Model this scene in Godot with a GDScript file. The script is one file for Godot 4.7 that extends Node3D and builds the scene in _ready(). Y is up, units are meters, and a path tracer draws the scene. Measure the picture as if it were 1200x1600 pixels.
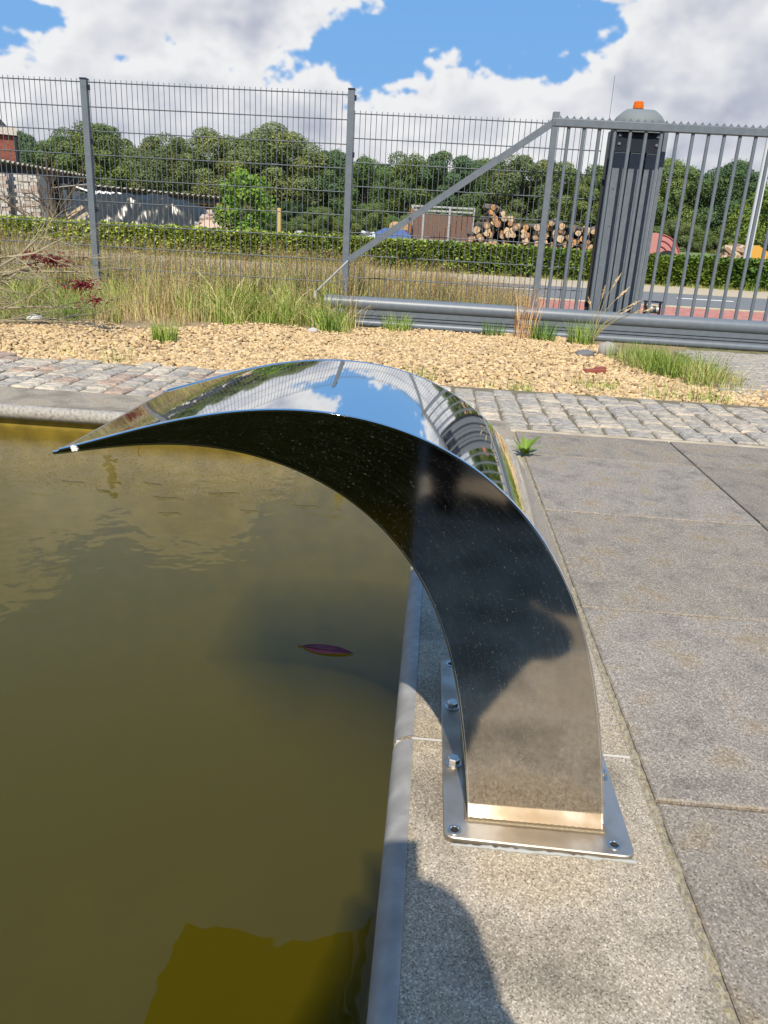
extends Node3D
# A stainless water-blade fountain on the stone rim of a murky pond, with a mesh fence,
# a sliding gate, a road, a hedge, a yard and a wood behind it. Metres, y up.
# x runs along the near plate edge, -z runs away from the viewer along the pond rim.

var rng := RandomNumberGenerator.new()
var names := {}
var M := {}

# ---------------------------------------------------------------- helpers: names, nodes
func numbered(called: String, parent: Node) -> String:
	var key := str(parent.get_instance_id()) + "/" + called
	var n: int = names.get(key, 0)
	names[key] = n + 1
	return called if n == 0 else "%s_%03d" % [called, n]

func put(o: Node3D, called: String, parent: Node) -> Node3D:
	o.name = numbered(called, parent)
	parent.add_child(o, true)
	return o

func part(called: String, mesh: Mesh, mat: Material, parent: Node, at := Vector3.ZERO, turn := Vector3.ZERO) -> MeshInstance3D:
	var o := MeshInstance3D.new()
	o.mesh = mesh
	if mat:
		o.material_override = mat
	o.position = at
	o.rotation = turn
	put(o, called, parent)
	return o

func thing(called: String, label: String, category: String, at := Vector3.ZERO, turn := 0.0, group := "") -> Node3D:
	var o := Node3D.new()
	o.position = at
	o.rotation.y = turn
	put(o, called, self)
	tag(o, label, category, group)
	return o

func tag(o: Node, label: String, category: String, group := "") -> void:
	o.set_meta("label", label)
	o.set_meta("category", category)
	if group != "":
		o.set_meta("group", group)

func setting(called: String, label: String, kind := "structure") -> Node3D:
	var o := Node3D.new()
	put(o, called, self)
	o.set_meta("kind", kind)
	o.set_meta("label", label)
	return o

func sheet(called: String, mesh: Mesh, mat: Material, label: String, kind := "structure") -> MeshInstance3D:
	var o := part(called, mesh, mat, self)
	o.set_meta("kind", kind)
	o.set_meta("label", label)
	return o

func copy(src: Node3D, label: String, group := "") -> Node3D:
	var c: Node3D = src.duplicate()
	c.name = numbered(str(src.get_meta("base_name", src.name)), self)
	add_child(c, true)
	c.set_meta("label", label)
	if group != "":
		c.set_meta("group", group)
	return c

func multi(called: String, mesh: Mesh, mat: Material, xf: Array, cols: Array, parent: Node) -> MultiMeshInstance3D:
	var mm := MultiMesh.new()
	mm.transform_format = MultiMesh.TRANSFORM_3D
	mm.use_colors = true
	mm.mesh = mesh
	mm.instance_count = xf.size()
	for i in xf.size():
		mm.set_instance_transform(i, xf[i])
		mm.set_instance_color(i, cols[i])
	var o := MultiMeshInstance3D.new()
	o.multimesh = mm
	o.material_override = mat
	put(o, called, parent)
	o.set_meta("kind", "stuff")
	return o

# ---------------------------------------------------------------- helpers: geometry
class Geo:
	var v := PackedVector3Array()
	var n := PackedVector3Array()
	var c := PackedColorArray()
	var u := PackedVector2Array()
	var idx := PackedInt32Array()
	var col := Color(1, 1, 1)
	func tri(a: Vector3, b: Vector3, d: Vector3) -> void:      # counter-clockwise seen from outside
		var nn := (b - a).cross(d - a).normalized()
		tri_n(a, b, d, nn, nn, nn)
	func tri_n(a: Vector3, b: Vector3, d: Vector3, na: Vector3, nb: Vector3, nd: Vector3) -> void:
		var k := v.size()
		v.append(a); v.append(d); v.append(b)
		n.append(na); n.append(nd); n.append(nb)
		for i in 3:
			c.append(col)
			u.append(Vector2(v[k + i].x, v[k + i].z))
			idx.append(k + i)
	func quad(a: Vector3, b: Vector3, d: Vector3, e: Vector3) -> void:
		tri(a, b, d)
		tri(a, d, e)
	func quad_n(p: Array, q: Array) -> void:
		tri_n(p[0], p[1], p[2], q[0], q[1], q[2])
		tri_n(p[0], p[2], p[3], q[0], q[2], q[3])
	func box(ctr: Vector3, s: Vector3, b := Basis.IDENTITY) -> void:
		var h := s * 0.5
		var p := []
		for k in 8:
			p.append(ctr + b * Vector3(h.x if k & 1 else -h.x, h.y if k & 2 else -h.y, h.z if k & 4 else -h.z))
		quad(p[0], p[2], p[3], p[1])
		quad(p[4], p[5], p[7], p[6])
		quad(p[0], p[4], p[6], p[2])
		quad(p[1], p[3], p[7], p[5])
		quad(p[2], p[6], p[7], p[3])
		quad(p[0], p[1], p[5], p[4])
	# box with a chamfered top (and vertical edges when r > 0)
	func block(ctr: Vector3, s: Vector3, ch: float, jit := 0.0, rg: RandomNumberGenerator = null, b := Basis.IDENTITY) -> void:
		var h := s * 0.5
		var lo := []; var mid := []; var top := []
		for k in 4:
			var sx: float = [-1, 1, 1, -1][k]
			var sz: float = [1, 1, -1, -1][k]
			var j := Vector3.ZERO
			if rg:
				j = Vector3(rg.randf_range(-jit, jit), rg.randf_range(-jit, jit) * 0.5, rg.randf_range(-jit, jit))
			lo.append(ctr + b * (Vector3(sx * h.x, -h.y, sz * h.z) + Vector3(j.x, 0, j.z)))
			mid.append(ctr + b * (Vector3(sx * h.x, h.y - ch, sz * h.z) + j))
			top.append(ctr + b * (Vector3(sx * (h.x - ch), h.y, sz * (h.z - ch)) + j))
		quad(top[0], top[1], top[2], top[3])
		for k in 4:
			var m: int = (k + 1) % 4
			quad(mid[k], mid[m], top[m], top[k])
			quad(lo[k], lo[m], mid[m], mid[k])
		quad(lo[3], lo[2], lo[1], lo[0])
	func tube(p: Array, r: Array, sides := 6, caps := true) -> void:
		var rings := []
		var nrm := []
		var side := Vector3.RIGHT
		for i in p.size():
			var d: Vector3 = (p[min(i + 1, p.size() - 1)] - p[max(i - 1, 0)]).normalized()
			if i == 0:
				side = d.cross(Vector3.UP if absf(d.y) < 0.9 else Vector3.RIGHT).normalized()
			side = (side - d * side.dot(d)).normalized()
			var up := side.cross(d)
			var ring := []
			var rn := []
			for k in sides:
				var a := TAU * k / sides
				var q := side * cos(a) + up * sin(a)
				ring.append(p[i] + q * r[i])
				rn.append(q)
			rings.append(ring)
			nrm.append(rn)
		for i in p.size() - 1:
			for k in sides:
				var m: int = (k + 1) % sides
				quad_n([rings[i][k], rings[i + 1][k], rings[i + 1][m], rings[i][m]], [nrm[i][k], nrm[i + 1][k], nrm[i + 1][m], nrm[i][m]])
		if caps:
			for k in range(1, sides - 1):
				tri(rings[0][0], rings[0][k], rings[0][k + 1])
				var e: Array = rings[-1]
				tri(e[0], e[k + 1], e[k])
	# profile is a list of (radius, height), lathed about the y axis
	func lathe(ctr: Vector3, prof: Array, sides := 16) -> void:
		for i in prof.size() - 1:
			var t: Vector2 = (prof[i + 1] - prof[i]).normalized()
			for k in sides:
				var a := TAU * k / sides
				var b := TAU * (k + 1) / sides
				var da := Vector3(cos(a), 0, -sin(a))
				var db := Vector3(cos(b), 0, -sin(b))
				var p0: Vector3 = ctr + da * prof[i].x + Vector3(0, prof[i].y, 0)
				var p1: Vector3 = ctr + db * prof[i].x + Vector3(0, prof[i].y, 0)
				var p2: Vector3 = ctr + db * prof[i + 1].x + Vector3(0, prof[i + 1].y, 0)
				var p3: Vector3 = ctr + da * prof[i + 1].x + Vector3(0, prof[i + 1].y, 0)
				var na := (da * t.y - Vector3(0, t.x, 0)).normalized()
				var nb := (db * t.y - Vector3(0, t.x, 0)).normalized()
				quad_n([p0, p1, p2, p3], [na, nb, nb, na])
	# outline in xy, counter-clockwise, extruded along z from z0 down to z1
	func extrude(o: PackedVector2Array, z0: float, z1: float) -> void:
		for i in o.size():
			var a := o[i]
			var b := o[(i + 1) % o.size()]
			quad(Vector3(a.x, a.y, z0), Vector3(a.x, a.y, z1), Vector3(b.x, b.y, z1), Vector3(b.x, b.y, z0))
		var t := Geometry2D.triangulate_polygon(o)
		for i in range(0, t.size(), 3):
			var A := o[t[i]]; var B := o[t[i + 1]]; var C := o[t[i + 2]]
			if (B - A).cross(C - A) < 0:
				var s := B; B = C; C = s
			tri(Vector3(A.x, A.y, z0), Vector3(B.x, B.y, z0), Vector3(C.x, C.y, z0))
			tri(Vector3(A.x, A.y, z1), Vector3(C.x, C.y, z1), Vector3(B.x, B.y, z1))
	func mesh() -> ArrayMesh:
		var a := []
		a.resize(Mesh.ARRAY_MAX)
		a[Mesh.ARRAY_VERTEX] = v
		a[Mesh.ARRAY_NORMAL] = n
		a[Mesh.ARRAY_COLOR] = c
		a[Mesh.ARRAY_TEX_UV] = u
		a[Mesh.ARRAY_INDEX] = idx
		var m := ArrayMesh.new()
		m.add_surface_from_arrays(Mesh.PRIMITIVE_TRIANGLES, a)
		return m

func box_mesh(s: Vector3) -> ArrayMesh:
	var g := Geo.new()
	g.box(Vector3.ZERO, s)
	return g.mesh()

func tube_mesh(a: Vector3, b: Vector3, r: float, sides := 8) -> ArrayMesh:
	var g := Geo.new()
	g.tube([a, b], [r, r], sides)
	return g.mesh()

# a level sheet as a height field: corners x0,z0 .. x1,z1 and a height function
func field(x0: float, x1: float, z0: float, z1: float, nx: int, nz: int, f: Callable) -> ArrayMesh:
	var st := SurfaceTool.new()
	st.begin(Mesh.PRIMITIVE_TRIANGLES)
	for j in nz + 1:
		for i in nx + 1:
			var x := lerpf(x0, x1, float(i) / nx)
			var z := lerpf(z0, z1, float(j) / nz)
			st.set_uv(Vector2(x, z))
			st.add_vertex(Vector3(x, f.call(x, z), z))
	for j in nz:
		for i in nx:
			var k := j * (nx + 1) + i
			# z falls with j: wind clockwise as seen from above
			for q in ([k, k + nx + 1, k + 1, k + 1, k + nx + 1, k + nx + 2] if z1 < z0 else [k, k + 1, k + nx + 1, k + 1, k + nx + 2, k + nx + 1]):
				st.add_index(q)
	st.generate_normals()
	return st.commit()

# ---------------------------------------------------------------- helpers: materials
func lin(r: float, g: float, b: float) -> Color:
	return Color(r, g, b).linear_to_srgb()

func mat(c: Color, rough := 0.8, metal := 0.0, spec := 0.5) -> StandardMaterial3D:
	var m := StandardMaterial3D.new()
	m.albedo_color = Color(c.r, c.g, c.b, 1.0).linear_to_srgb()
	m.roughness = rough
	m.metallic = metal
	m.metallic_specular = spec
	return m

func vmat(rough := 0.8, back := Color(0, 0, 0), spec := 0.3) -> StandardMaterial3D:   # colour from vertices or copies
	var m := mat(Color(1, 1, 1), rough, 0.0, spec)
	m.vertex_color_use_as_albedo = true
	if back != Color(0, 0, 0):
		m.backlight_enabled = true
		m.backlight = back
	return m

func ramp(stops: Array) -> Gradient:       # [offset, linear colour, ...]
	var g := Gradient.new()
	var o := PackedFloat32Array()
	var c := PackedColorArray()
	for s in stops:
		o.append(s[0])
		c.append(Color(s[1].r, s[1].g, s[1].b, s[1].a).linear_to_srgb() if s[1].a >= 1.0 else Color(s[1].linear_to_srgb(), s[1].a))
	g.offsets = o
	g.colors = c
	return g

func ntex(type: int, freq: float, oct: int, stops: Array, size := 512, sd := 1, cell := 0) -> NoiseTexture2D:
	var n := FastNoiseLite.new()
	n.seed = sd
	n.noise_type = type
	n.frequency = freq
	n.fractal_octaves = oct
	n.fractal_type = FastNoiseLite.FRACTAL_FBM if oct > 1 else FastNoiseLite.FRACTAL_NONE
	if type == FastNoiseLite.TYPE_CELLULAR:
		n.cellular_return_type = cell
	var t := NoiseTexture2D.new()
	t.width = size
	t.height = size
	t.seamless = true
	t.seamless_blend_skirt = 0.1
	t.noise = n
	if stops.size() > 0:
		t.color_ramp = ramp(stops)
	return t

func tri_tex(m: StandardMaterial3D, t: Texture2D, metres: float) -> StandardMaterial3D:
	m.albedo_texture = t
	m.uv1_triplanar = true
	m.uv1_world_triplanar = true
	m.uv1_scale = Vector3.ONE / metres
	return m

func tri_detail(m: StandardMaterial3D, t: Texture2D, metres: float) -> StandardMaterial3D:
	m.detail_enabled = true
	m.detail_albedo = t
	m.detail_blend_mode = BaseMaterial3D.BLEND_MODE_MUL
	m.detail_uv_layer = BaseMaterial3D.DETAIL_UV_2
	m.uv2_triplanar = true
	m.uv2_world_triplanar = true
	m.uv2_scale = Vector3.ONE / metres
	return m

func grey(v: float) -> Color:
	return Color(v, v, v)

# ---------------------------------------------------------------- sky: air and clouds only
var sky_big: FastNoiseLite
var sky_puff: FastNoiseLite
var sky_fine: FastNoiseLite
var band_az := [-60.0, -30.0, -20.0, -12.0, -8.5, -6.5, -4.0, 0.0, 2.0, 4.5, 7.0, 9.8, 11.0, 14.0, 60.0]
var band_el := [9.0, 8.4, 9.6, 9.0, 10.0, 8.8, 9.0, 9.2, 9.9, 10.6, 11.2, 12.2, 13.5, 13.0, 9.0]
# centre azimuth, centre elevation, half width, half height, weight
var blobs := [[-18.8, 14.6, 11.5, 5.6, 1.0], [-33.0, 17.5, 9.0, 7.0, 0.9], [-17.5, 19.0, 5.0, 4.0, 0.8], [22.0, 13.0, 12.5, 8.0, 1.1], [48.0, 16.0, 13.0, 6.0, 0.9], [-66.0, 14.0, 12.0, 5.0, 0.9]]

func sky_noise(type: int, freq: float, oct: int, sd: int) -> FastNoiseLite:
	var n := FastNoiseLite.new()
	n.seed = sd
	n.noise_type = type
	n.frequency = freq
	n.fractal_type = FastNoiseLite.FRACTAL_FBM
	n.fractal_octaves = oct
	n.cellular_return_type = FastNoiseLite.RETURN_DISTANCE
	return n

func sky_at(az: float, el: float, fine: bool) -> Color:
	var h := clampf(el / 90.0, 0.0, 1.0)
	var blue := Color(0.235, 0.53, 0.98).lerp(Color(0.15, 0.38, 0.80), pow(h, 0.55))
	blue = blue.lerp(Color(0.42, 0.62, 0.88), exp(-maxf(el, 0.0) / 4.5))
	var a := deg_to_rad(az)
	var p := Vector3(sin(a) * 57.3, el * 1.45, -cos(a) * 57.3)
	var out := blue
	# thin high streaks
	if el > 17.0:
		var s := sin(deg_to_rad(el))
		var c := cos(deg_to_rad(el)) / s
		var q := Vector3(sin(a) * c * 30.0, 7.0, -cos(a) * c * 17.0)
		var t := sky_big.get_noise_3dv(q * 0.55) + 0.45 * sky_fine.get_noise_3dv(q * 0.22)
		var spot := exp(-pow((az + 10.0) / 11.0, 2.0) - pow((el - 37.0) / 6.5, 2.0)) * 0.42 + exp(-pow((az - 24.0) / 14.0, 2.0) - pow((el - 52.0) / 9.0, 2.0)) * 0.3
		var k := smoothstep(0.16, 0.85, t + spot - 0.14) * 0.62 * smoothstep(17.0, 26.0, el)
		out = out.lerp(Color(0.62, 0.68, 0.80), k)
	# heaped clouds
	if el < 34.0:
		var band := 9.0
		if absf(az) < 60.0:
			for i in band_az.size() - 1:
				if az <= band_az[i + 1]:
					band = lerpf(band_el[i], band_el[i + 1], (az - band_az[i]) / (band_az[i + 1] - band_az[i]))
					break
		var d := clampf((band - el) / 2.6, -1.6, 1.5)
		for b in blobs:
			var x: float = (az - b[0]) / b[2]
			var y: float = (el - b[1]) / b[3]
			var e := (1.0 - x * x - y * y) * float(b[4])
			d = maxf(d, clampf(e * 1.5, -1.6, 1.5))
		d -= 1.9 * exp(-pow((az + 26.4) / 2.6, 2.0) - pow((el - 11.2) / 0.8, 2.0))
		var far := smoothstep(38.0, 62.0, absf(az))
		if far > 0.0:
			d = lerpf(d, maxf(d, sky_big.get_noise_3dv(p * 0.3) * 4.0 - absf(el - 14.0) / 9.0), far)
		if d > -1.5:
			var n := sky_big.get_noise_3dv(p) * 1.25
			var w := -sky_puff.get_noise_3dv(p)
			var f := sky_fine.get_noise_3dv(p)
			var den := d + n * 0.8 + (w - 0.1) * 0.85 + f * 0.42
			if den > 0.0:
				var lit := Vector3(p.x - 0.5, p.y + 0.75, p.z)
				var rel := (n - sky_big.get_noise_3dv(lit) * 1.25) * 0.5 + (w + sky_puff.get_noise_3dv(lit)) * 0.5 + f * 0.12
				var thick := smoothstep(0.15, 1.7, den)
				var tone := sky_big.get_noise_3dv(p * 0.42 + Vector3(40, 9, 2)) * 2.4
				var v := 1.04 - 0.45 * thick * clampf(0.70 + tone + (0.45 if el > 9.5 and az < 0.0 else 0.0), 0.0, 1.25) + rel * 0.7
				v = clampf(0.16 + v * 0.84, 0.30, 1.0)
				var cc := Color(0.40, 0.445, 0.59).lerp(Color(0.98, 0.985, 1.0), clampf((v - 0.3) / 0.7, 0.0, 1.0))
				out = out.lerp(cc, smoothstep(0.0, 0.30, den) * (1.0 - 0.45 * exp(-pow((az + 0.5) / 3.6, 2.0)) * smoothstep(11.5, 12.5, el)))
	return out

func make_sky() -> Texture2D:
	sky_big = sky_noise(FastNoiseLite.TYPE_SIMPLEX, 0.11, 4, 11)
	sky_puff = sky_noise(FastNoiseLite.TYPE_CELLULAR, 0.30, 3, 5)
	sky_fine = sky_noise(FastNoiseLite.TYPE_SIMPLEX, 0.7, 4, 7)
	var low := Image.create_empty(1024, 512, false, Image.FORMAT_RGB8)
	low.fill(Color(0.45, 0.46, 0.45))
	for j in 262:
		for i in 1024:
			var az := (i + 0.5) / 1024.0 * 360.0
			if az > 180.0:
				az -= 360.0
			low.set_pixel(i, j, sky_at(az, 90.0 - (j + 0.5) / 512.0 * 180.0, false).linear_to_srgb())
	low.resize(4096, 2048, Image.INTERPOLATE_BILINEAR)
	for j in range(500, 1030):
		var el := 90.0 - (j + 0.5) / 2048.0 * 180.0
		for k in range(-420, 420):
			low.set_pixel((k + 4096) % 4096, j, sky_at((k + 0.5) / 4096.0 * 360.0, el, true).linear_to_srgb())
	return ImageTexture.create_from_image(low)

# ---------------------------------------------------------------- materials
const WATER_ALPHA := 0.06

func make_materials() -> void:
	var W := Color(1, 1, 1)
	# speckled granite of the rim
	var speck := grain_image(5, Color(0.08, 0.067, 0.057), Color(0.41, 0.362, 0.292), Color(0.84, 0.775, 0.66), 0.25, 0.18)
	var blot := ntex(FastNoiseLite.TYPE_SIMPLEX, 0.008, 5, [[0.0, grey(0.55)], [0.35, Color(0.8, 0.79, 0.77)], [0.55, grey(1.0)], [0.8, Color(1.0, 0.97, 0.9)], [1.0, Color(0.86, 0.84, 0.8)]], 512, 8)
	var spotty := ntex(FastNoiseLite.TYPE_SIMPLEX, 0.016, 7, [[0.0, grey(0.62)], [0.27, grey(0.86)], [0.42, Color(0.94, 0.93, 0.92)], [0.62, grey(1.0)], [0.76, Color(1.0, 0.95, 0.86)], [1.0, Color(0.92, 0.82, 0.62)]], 1024, 21)
	var relief := ntex(FastNoiseLite.TYPE_CELLULAR, 0.2, 2, [], 512, 4, 3)
	for k in 4:
		var t: float = [0.92, 0.84, 0.97, 0.78][k]
		var g := mat(Color(t, t * 0.985, t * 0.97), 0.85, 0.0, 0.35)
		tri_tex(g, speck, 0.95)
		g.uv1_offset = Vector3(0.37, 0.21, 0.6) * k
		tri_detail(g, blot, 1.1)
		g.heightmap_enabled = true
		g.heightmap_texture = relief
		g.heightmap_scale = 0.06
		M["granite_%d" % k] = g
	# paving slabs, cooler and darker, with weather stains
	var speck2 := grain_image(6, Color(0.11, 0.095, 0.08), Color(0.36, 0.32, 0.275), Color(0.72, 0.67, 0.60), 0.28, 0.16)
	for k in 6:
		var t: float = [0.80, 0.71, 0.87, 0.75, 0.83, 0.68][k]
		var g := mat(Color(t, t * (0.99 if k % 2 else 1.0), t * (0.96 if k % 2 else 1.0)), 0.88, 0.0, 0.3)
		tri_tex(g, speck2, 1.17)
		g.uv1_offset = Vector3(0.31, 0.7, 0.17) * k
		tri_detail(g, spotty, 2.6)
		g.uv2_offset = Vector3(0.43, 0.1, 0.29) * k
		g.heightmap_enabled = true
		g.heightmap_texture = relief
		g.heightmap_scale = 0.07
		M["slab_%d" % k] = g
	# cobbles
	var cob := grain_image(9, Color(0.34, 0.32, 0.30), Color(0.80, 0.78, 0.75), Color(1.0, 0.99, 0.96), 0.22, 0.15)
	var cob_blot := ntex(FastNoiseLite.TYPE_SIMPLEX, 0.02, 6, [[0.0, grey(0.55)], [0.4, grey(0.85)], [0.6, grey(1.0)], [1.0, Color(1.0, 0.95, 0.86)]], 512, 12)
	var cob_bump := ntex(FastNoiseLite.TYPE_SIMPLEX, 0.04, 5, [], 512, 13)
	var tones := [Color(0.66, 0.59, 0.49), Color(0.55, 0.50, 0.43), Color(0.74, 0.67, 0.56), Color(0.52, 0.485, 0.43), Color(0.55, 0.42, 0.34), Color(0.50, 0.47, 0.43)]
	for k in 6:
		var g := mat(tones[k], 0.8, 0.0, 0.4)
		tri_tex(g, cob, 0.9)
		tri_detail(g, cob_blot, 0.6)
		g.heightmap_enabled = true
		g.heightmap_texture = cob_bump
		g.heightmap_scale = 1.0
		M["cobble_%d" % k] = g
	M.mortar = tri_tex(mat(W, 0.95), ntex(FastNoiseLite.TYPE_SIMPLEX, 0.06, 5, [[0.0, Color(0.07, 0.055, 0.04)], [0.45, Color(0.17, 0.145, 0.11)], [0.6, Color(0.26, 0.235, 0.19)], [0.75, Color(0.11, 0.10, 0.05)], [1.0, Color(0.2, 0.18, 0.13)]], 512, 14), 0.35)
	M.joint_soil = tri_tex(mat(W, 0.95), ntex(FastNoiseLite.TYPE_SIMPLEX, 0.05, 5, [[0.0, Color(0.05, 0.04, 0.03)], [0.5, Color(0.12, 0.095, 0.07)], [1.0, Color(0.2, 0.17, 0.13)]], 512, 15), 0.3)
	M.joint_sand = tri_tex(mat(W, 0.95), ntex(FastNoiseLite.TYPE_SIMPLEX, 0.05, 6, [[0.0, Color(0.10, 0.08, 0.055)], [0.4, Color(0.26, 0.22, 0.165)], [0.62, Color(0.40, 0.35, 0.27)], [0.74, Color(0.20, 0.17, 0.06)], [1.0, Color(0.34, 0.30, 0.23)]], 512, 46), 0.3)
	M.cobble_joint = tri_tex(mat(W, 0.95), ntex(FastNoiseLite.TYPE_SIMPLEX, 0.06, 5, [[0.0, Color(0.05, 0.04, 0.03)], [0.45, Color(0.15, 0.12, 0.085)], [0.6, Color(0.26, 0.21, 0.145)], [0.72, Color(0.12, 0.13, 0.04)], [1.0, Color(0.3, 0.25, 0.18)]], 512, 47), 0.4)
	M.nose = tri_tex(mat(W, 0.5, 0.0, 0.5), ntex(FastNoiseLite.TYPE_SIMPLEX, 0.03, 5, [[0.0, Color(0.20, 0.195, 0.19)], [0.5, Color(0.255, 0.25, 0.24)], [0.75, Color(0.30, 0.295, 0.285)], [1.0, Color(0.40, 0.395, 0.38)]], 512, 44), 0.9)
	M.nose_grey = tri_tex(mat(W, 0.7, 0.0, 0.4), ntex(FastNoiseLite.TYPE_SIMPLEX, 0.03, 6, [[0.0, Color(0.13, 0.12, 0.105)], [0.4, Color(0.30, 0.28, 0.25)], [1.0, Color(0.42, 0.39, 0.35)]], 512, 45), 0.35)
	M.white_joint = mat(Color(0.52, 0.50, 0.46), 0.85)
	M.pool_wall = tri_tex(mat(W, 0.8), ntex(FastNoiseLite.TYPE_SIMPLEX, 0.02, 4, [[0.0, Color(0.15, 0.105, 0.010)], [1.0, Color(0.30, 0.215, 0.022)]], 256, 16), 0.8)
	# steel
	var mirror := mat(Color(0.80, 0.80, 0.795), 0.035, 1.0)
	M.mirror = mirror
	var brushed := mat(Color(1, 1, 1), 0.16, 1.0)
	var scratches := FastNoiseLite.new()
	scratches.seed = 6
	scratches.frequency = 0.02
	scratches.fractal_octaves = 3
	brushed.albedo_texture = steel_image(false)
	brushed.roughness = 1.0
	var fine := steel_image(true)
	brushed.roughness_texture = fine
	brushed.metallic_texture = fine
	brushed.metallic_texture_channel = BaseMaterial3D.TEXTURE_CHANNEL_GREEN
	brushed.roughness_texture_channel = BaseMaterial3D.TEXTURE_CHANNEL_RED
	M.brushed = brushed
	M.plate = mat(Color(0.62, 0.60, 0.575), 0.5, 0.9)
	var stain := ntex(FastNoiseLite.TYPE_SIMPLEX, 0.015, 5, [[0.0, Color(0.42, 0.36, 0.29)], [0.45, Color(0.60, 0.54, 0.47)], [0.62, Color(0.74, 0.71, 0.67)], [1.0, Color(0.86, 0.85, 0.84)]], 256, 17)
	tri_tex(M.plate, stain, 0.6)
	M.bolt = mat(Color(0.55, 0.54, 0.52), 0.3, 1.0)
	M.weld = tri_tex(mat(W, 0.6, 0.4), ntex(FastNoiseLite.TYPE_SIMPLEX, 0.1, 3, [[0.0, Color(0.10, 0.07, 0.035)], [1.0, Color(0.42, 0.36, 0.26)]], 256, 18), 0.05)
	M.hole = mat(grey(0.015), 0.9)
	M.lime = mat(Color(0.8, 0.79, 0.76), 0.7)
	M.sealant = mat(Color(0.33, 0.34, 0.33), 0.6)
	# water
	var water := mat(Color(0.13, 0.095, 0.004), 0.02, 0.0, 0.385)
	water.transparency = BaseMaterial3D.TRANSPARENCY_ALPHA
	water.albedo_color.a = WATER_ALPHA
	water.normal_enabled = true
	water.normal_texture = ripple()
	water.normal_scale = 0.05
	water.uv1_scale = Vector3(7, 7, 7)
	M.water = water
	# paint
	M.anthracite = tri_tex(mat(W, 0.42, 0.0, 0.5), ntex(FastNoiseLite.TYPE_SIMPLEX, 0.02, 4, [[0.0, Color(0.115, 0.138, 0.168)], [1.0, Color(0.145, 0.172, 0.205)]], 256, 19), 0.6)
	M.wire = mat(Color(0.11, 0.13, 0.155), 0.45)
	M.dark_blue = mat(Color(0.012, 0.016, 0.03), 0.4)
	M.pale_dome = mat(Color(0.165, 0.19, 0.20), 0.75)
	M.bright_edge = mat(Color(0.42, 0.46, 0.50), 0.35)
	M.galvanised = tri_tex(mat(W, 0.45, 0.5), ntex(FastNoiseLite.TYPE_CELLULAR, 0.05, 1, [[0.0, grey(0.38)], [1.0, grey(0.6)]], 256, 20, 0), 0.4)
	M.orange_lens = mat(Color(0.85, 0.22, 0.01), 0.2)
	M.orange_lens.backlight_enabled = true
	M.orange_lens.backlight = Color(0.9, 0.35, 0.05)
	# ground
	M.earth = tri_tex(mat(W, 0.95), ntex(FastNoiseLite.TYPE_SIMPLEX, 0.03, 6, [[0.0, Color(0.05, 0.055, 0.02)], [0.4, Color(0.13, 0.125, 0.05)], [0.6, Color(0.22, 0.18, 0.10)], [1.0, Color(0.10, 0.12, 0.04)]], 512, 22), 3.0)
	M.meadow = tri_tex(mat(W, 0.95), ntex(FastNoiseLite.TYPE_SIMPLEX, 0.03, 6, [[0.0, Color(0.07, 0.11, 0.025)], [0.5, Color(0.14, 0.19, 0.05)], [1.0, Color(0.24, 0.25, 0.10)]], 512, 29), 4.0)
	M.sand = tri_tex(mat(W, 0.95), ntex(FastNoiseLite.TYPE_CELLULAR, 0.12, 2, [[0.0, Color(0.16, 0.11, 0.06)], [0.5, Color(0.30, 0.215, 0.12)], [1.0, Color(0.44, 0.33, 0.19)]], 512, 23, 0), 0.5)
	M.asphalt = tri_tex(mat(W, 0.9), ntex(FastNoiseLite.TYPE_SIMPLEX, 0.12, 5, [[0.0, Color(0.12, 0.125, 0.13)], [1.0, Color(0.21, 0.21, 0.21)]], 512, 24), 2.5)
	M.red_paving = tri_tex(mat(W, 0.9), ntex(FastNoiseLite.TYPE_CELLULAR, 0.06, 1, [[0.0, Color(0.36, 0.13, 0.10)], [1.0, Color(0.48, 0.22, 0.17)]], 256, 25, 0), 1.2)
	M.verge = tri_tex(mat(W, 0.95), ntex(FastNoiseLite.TYPE_SIMPLEX, 0.05, 5, [[0.0, Color(0.34, 0.28, 0.19)], [1.0, Color(0.55, 0.46, 0.33)]], 256, 26), 1.5)
	M.road_paint = mat(Color(0.78, 0.78, 0.76), 0.7)
	# growing things
	M.leaf = vmat(0.55, Color(0.35, 0.45, 0.12), 0.35)
	M.grass = vmat(0.7, Color(0.4, 0.42, 0.16), 0.25)
	M.stone = vmat(0.75, Color(0, 0, 0), 0.35)
	M.bark = tri_tex(mat(W, 0.95), ntex(FastNoiseLite.TYPE_SIMPLEX, 0.06, 4, [[0.0, Color(0.05, 0.04, 0.03)], [1.0, Color(0.16, 0.135, 0.11)]], 256, 27), 0.6)

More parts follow.
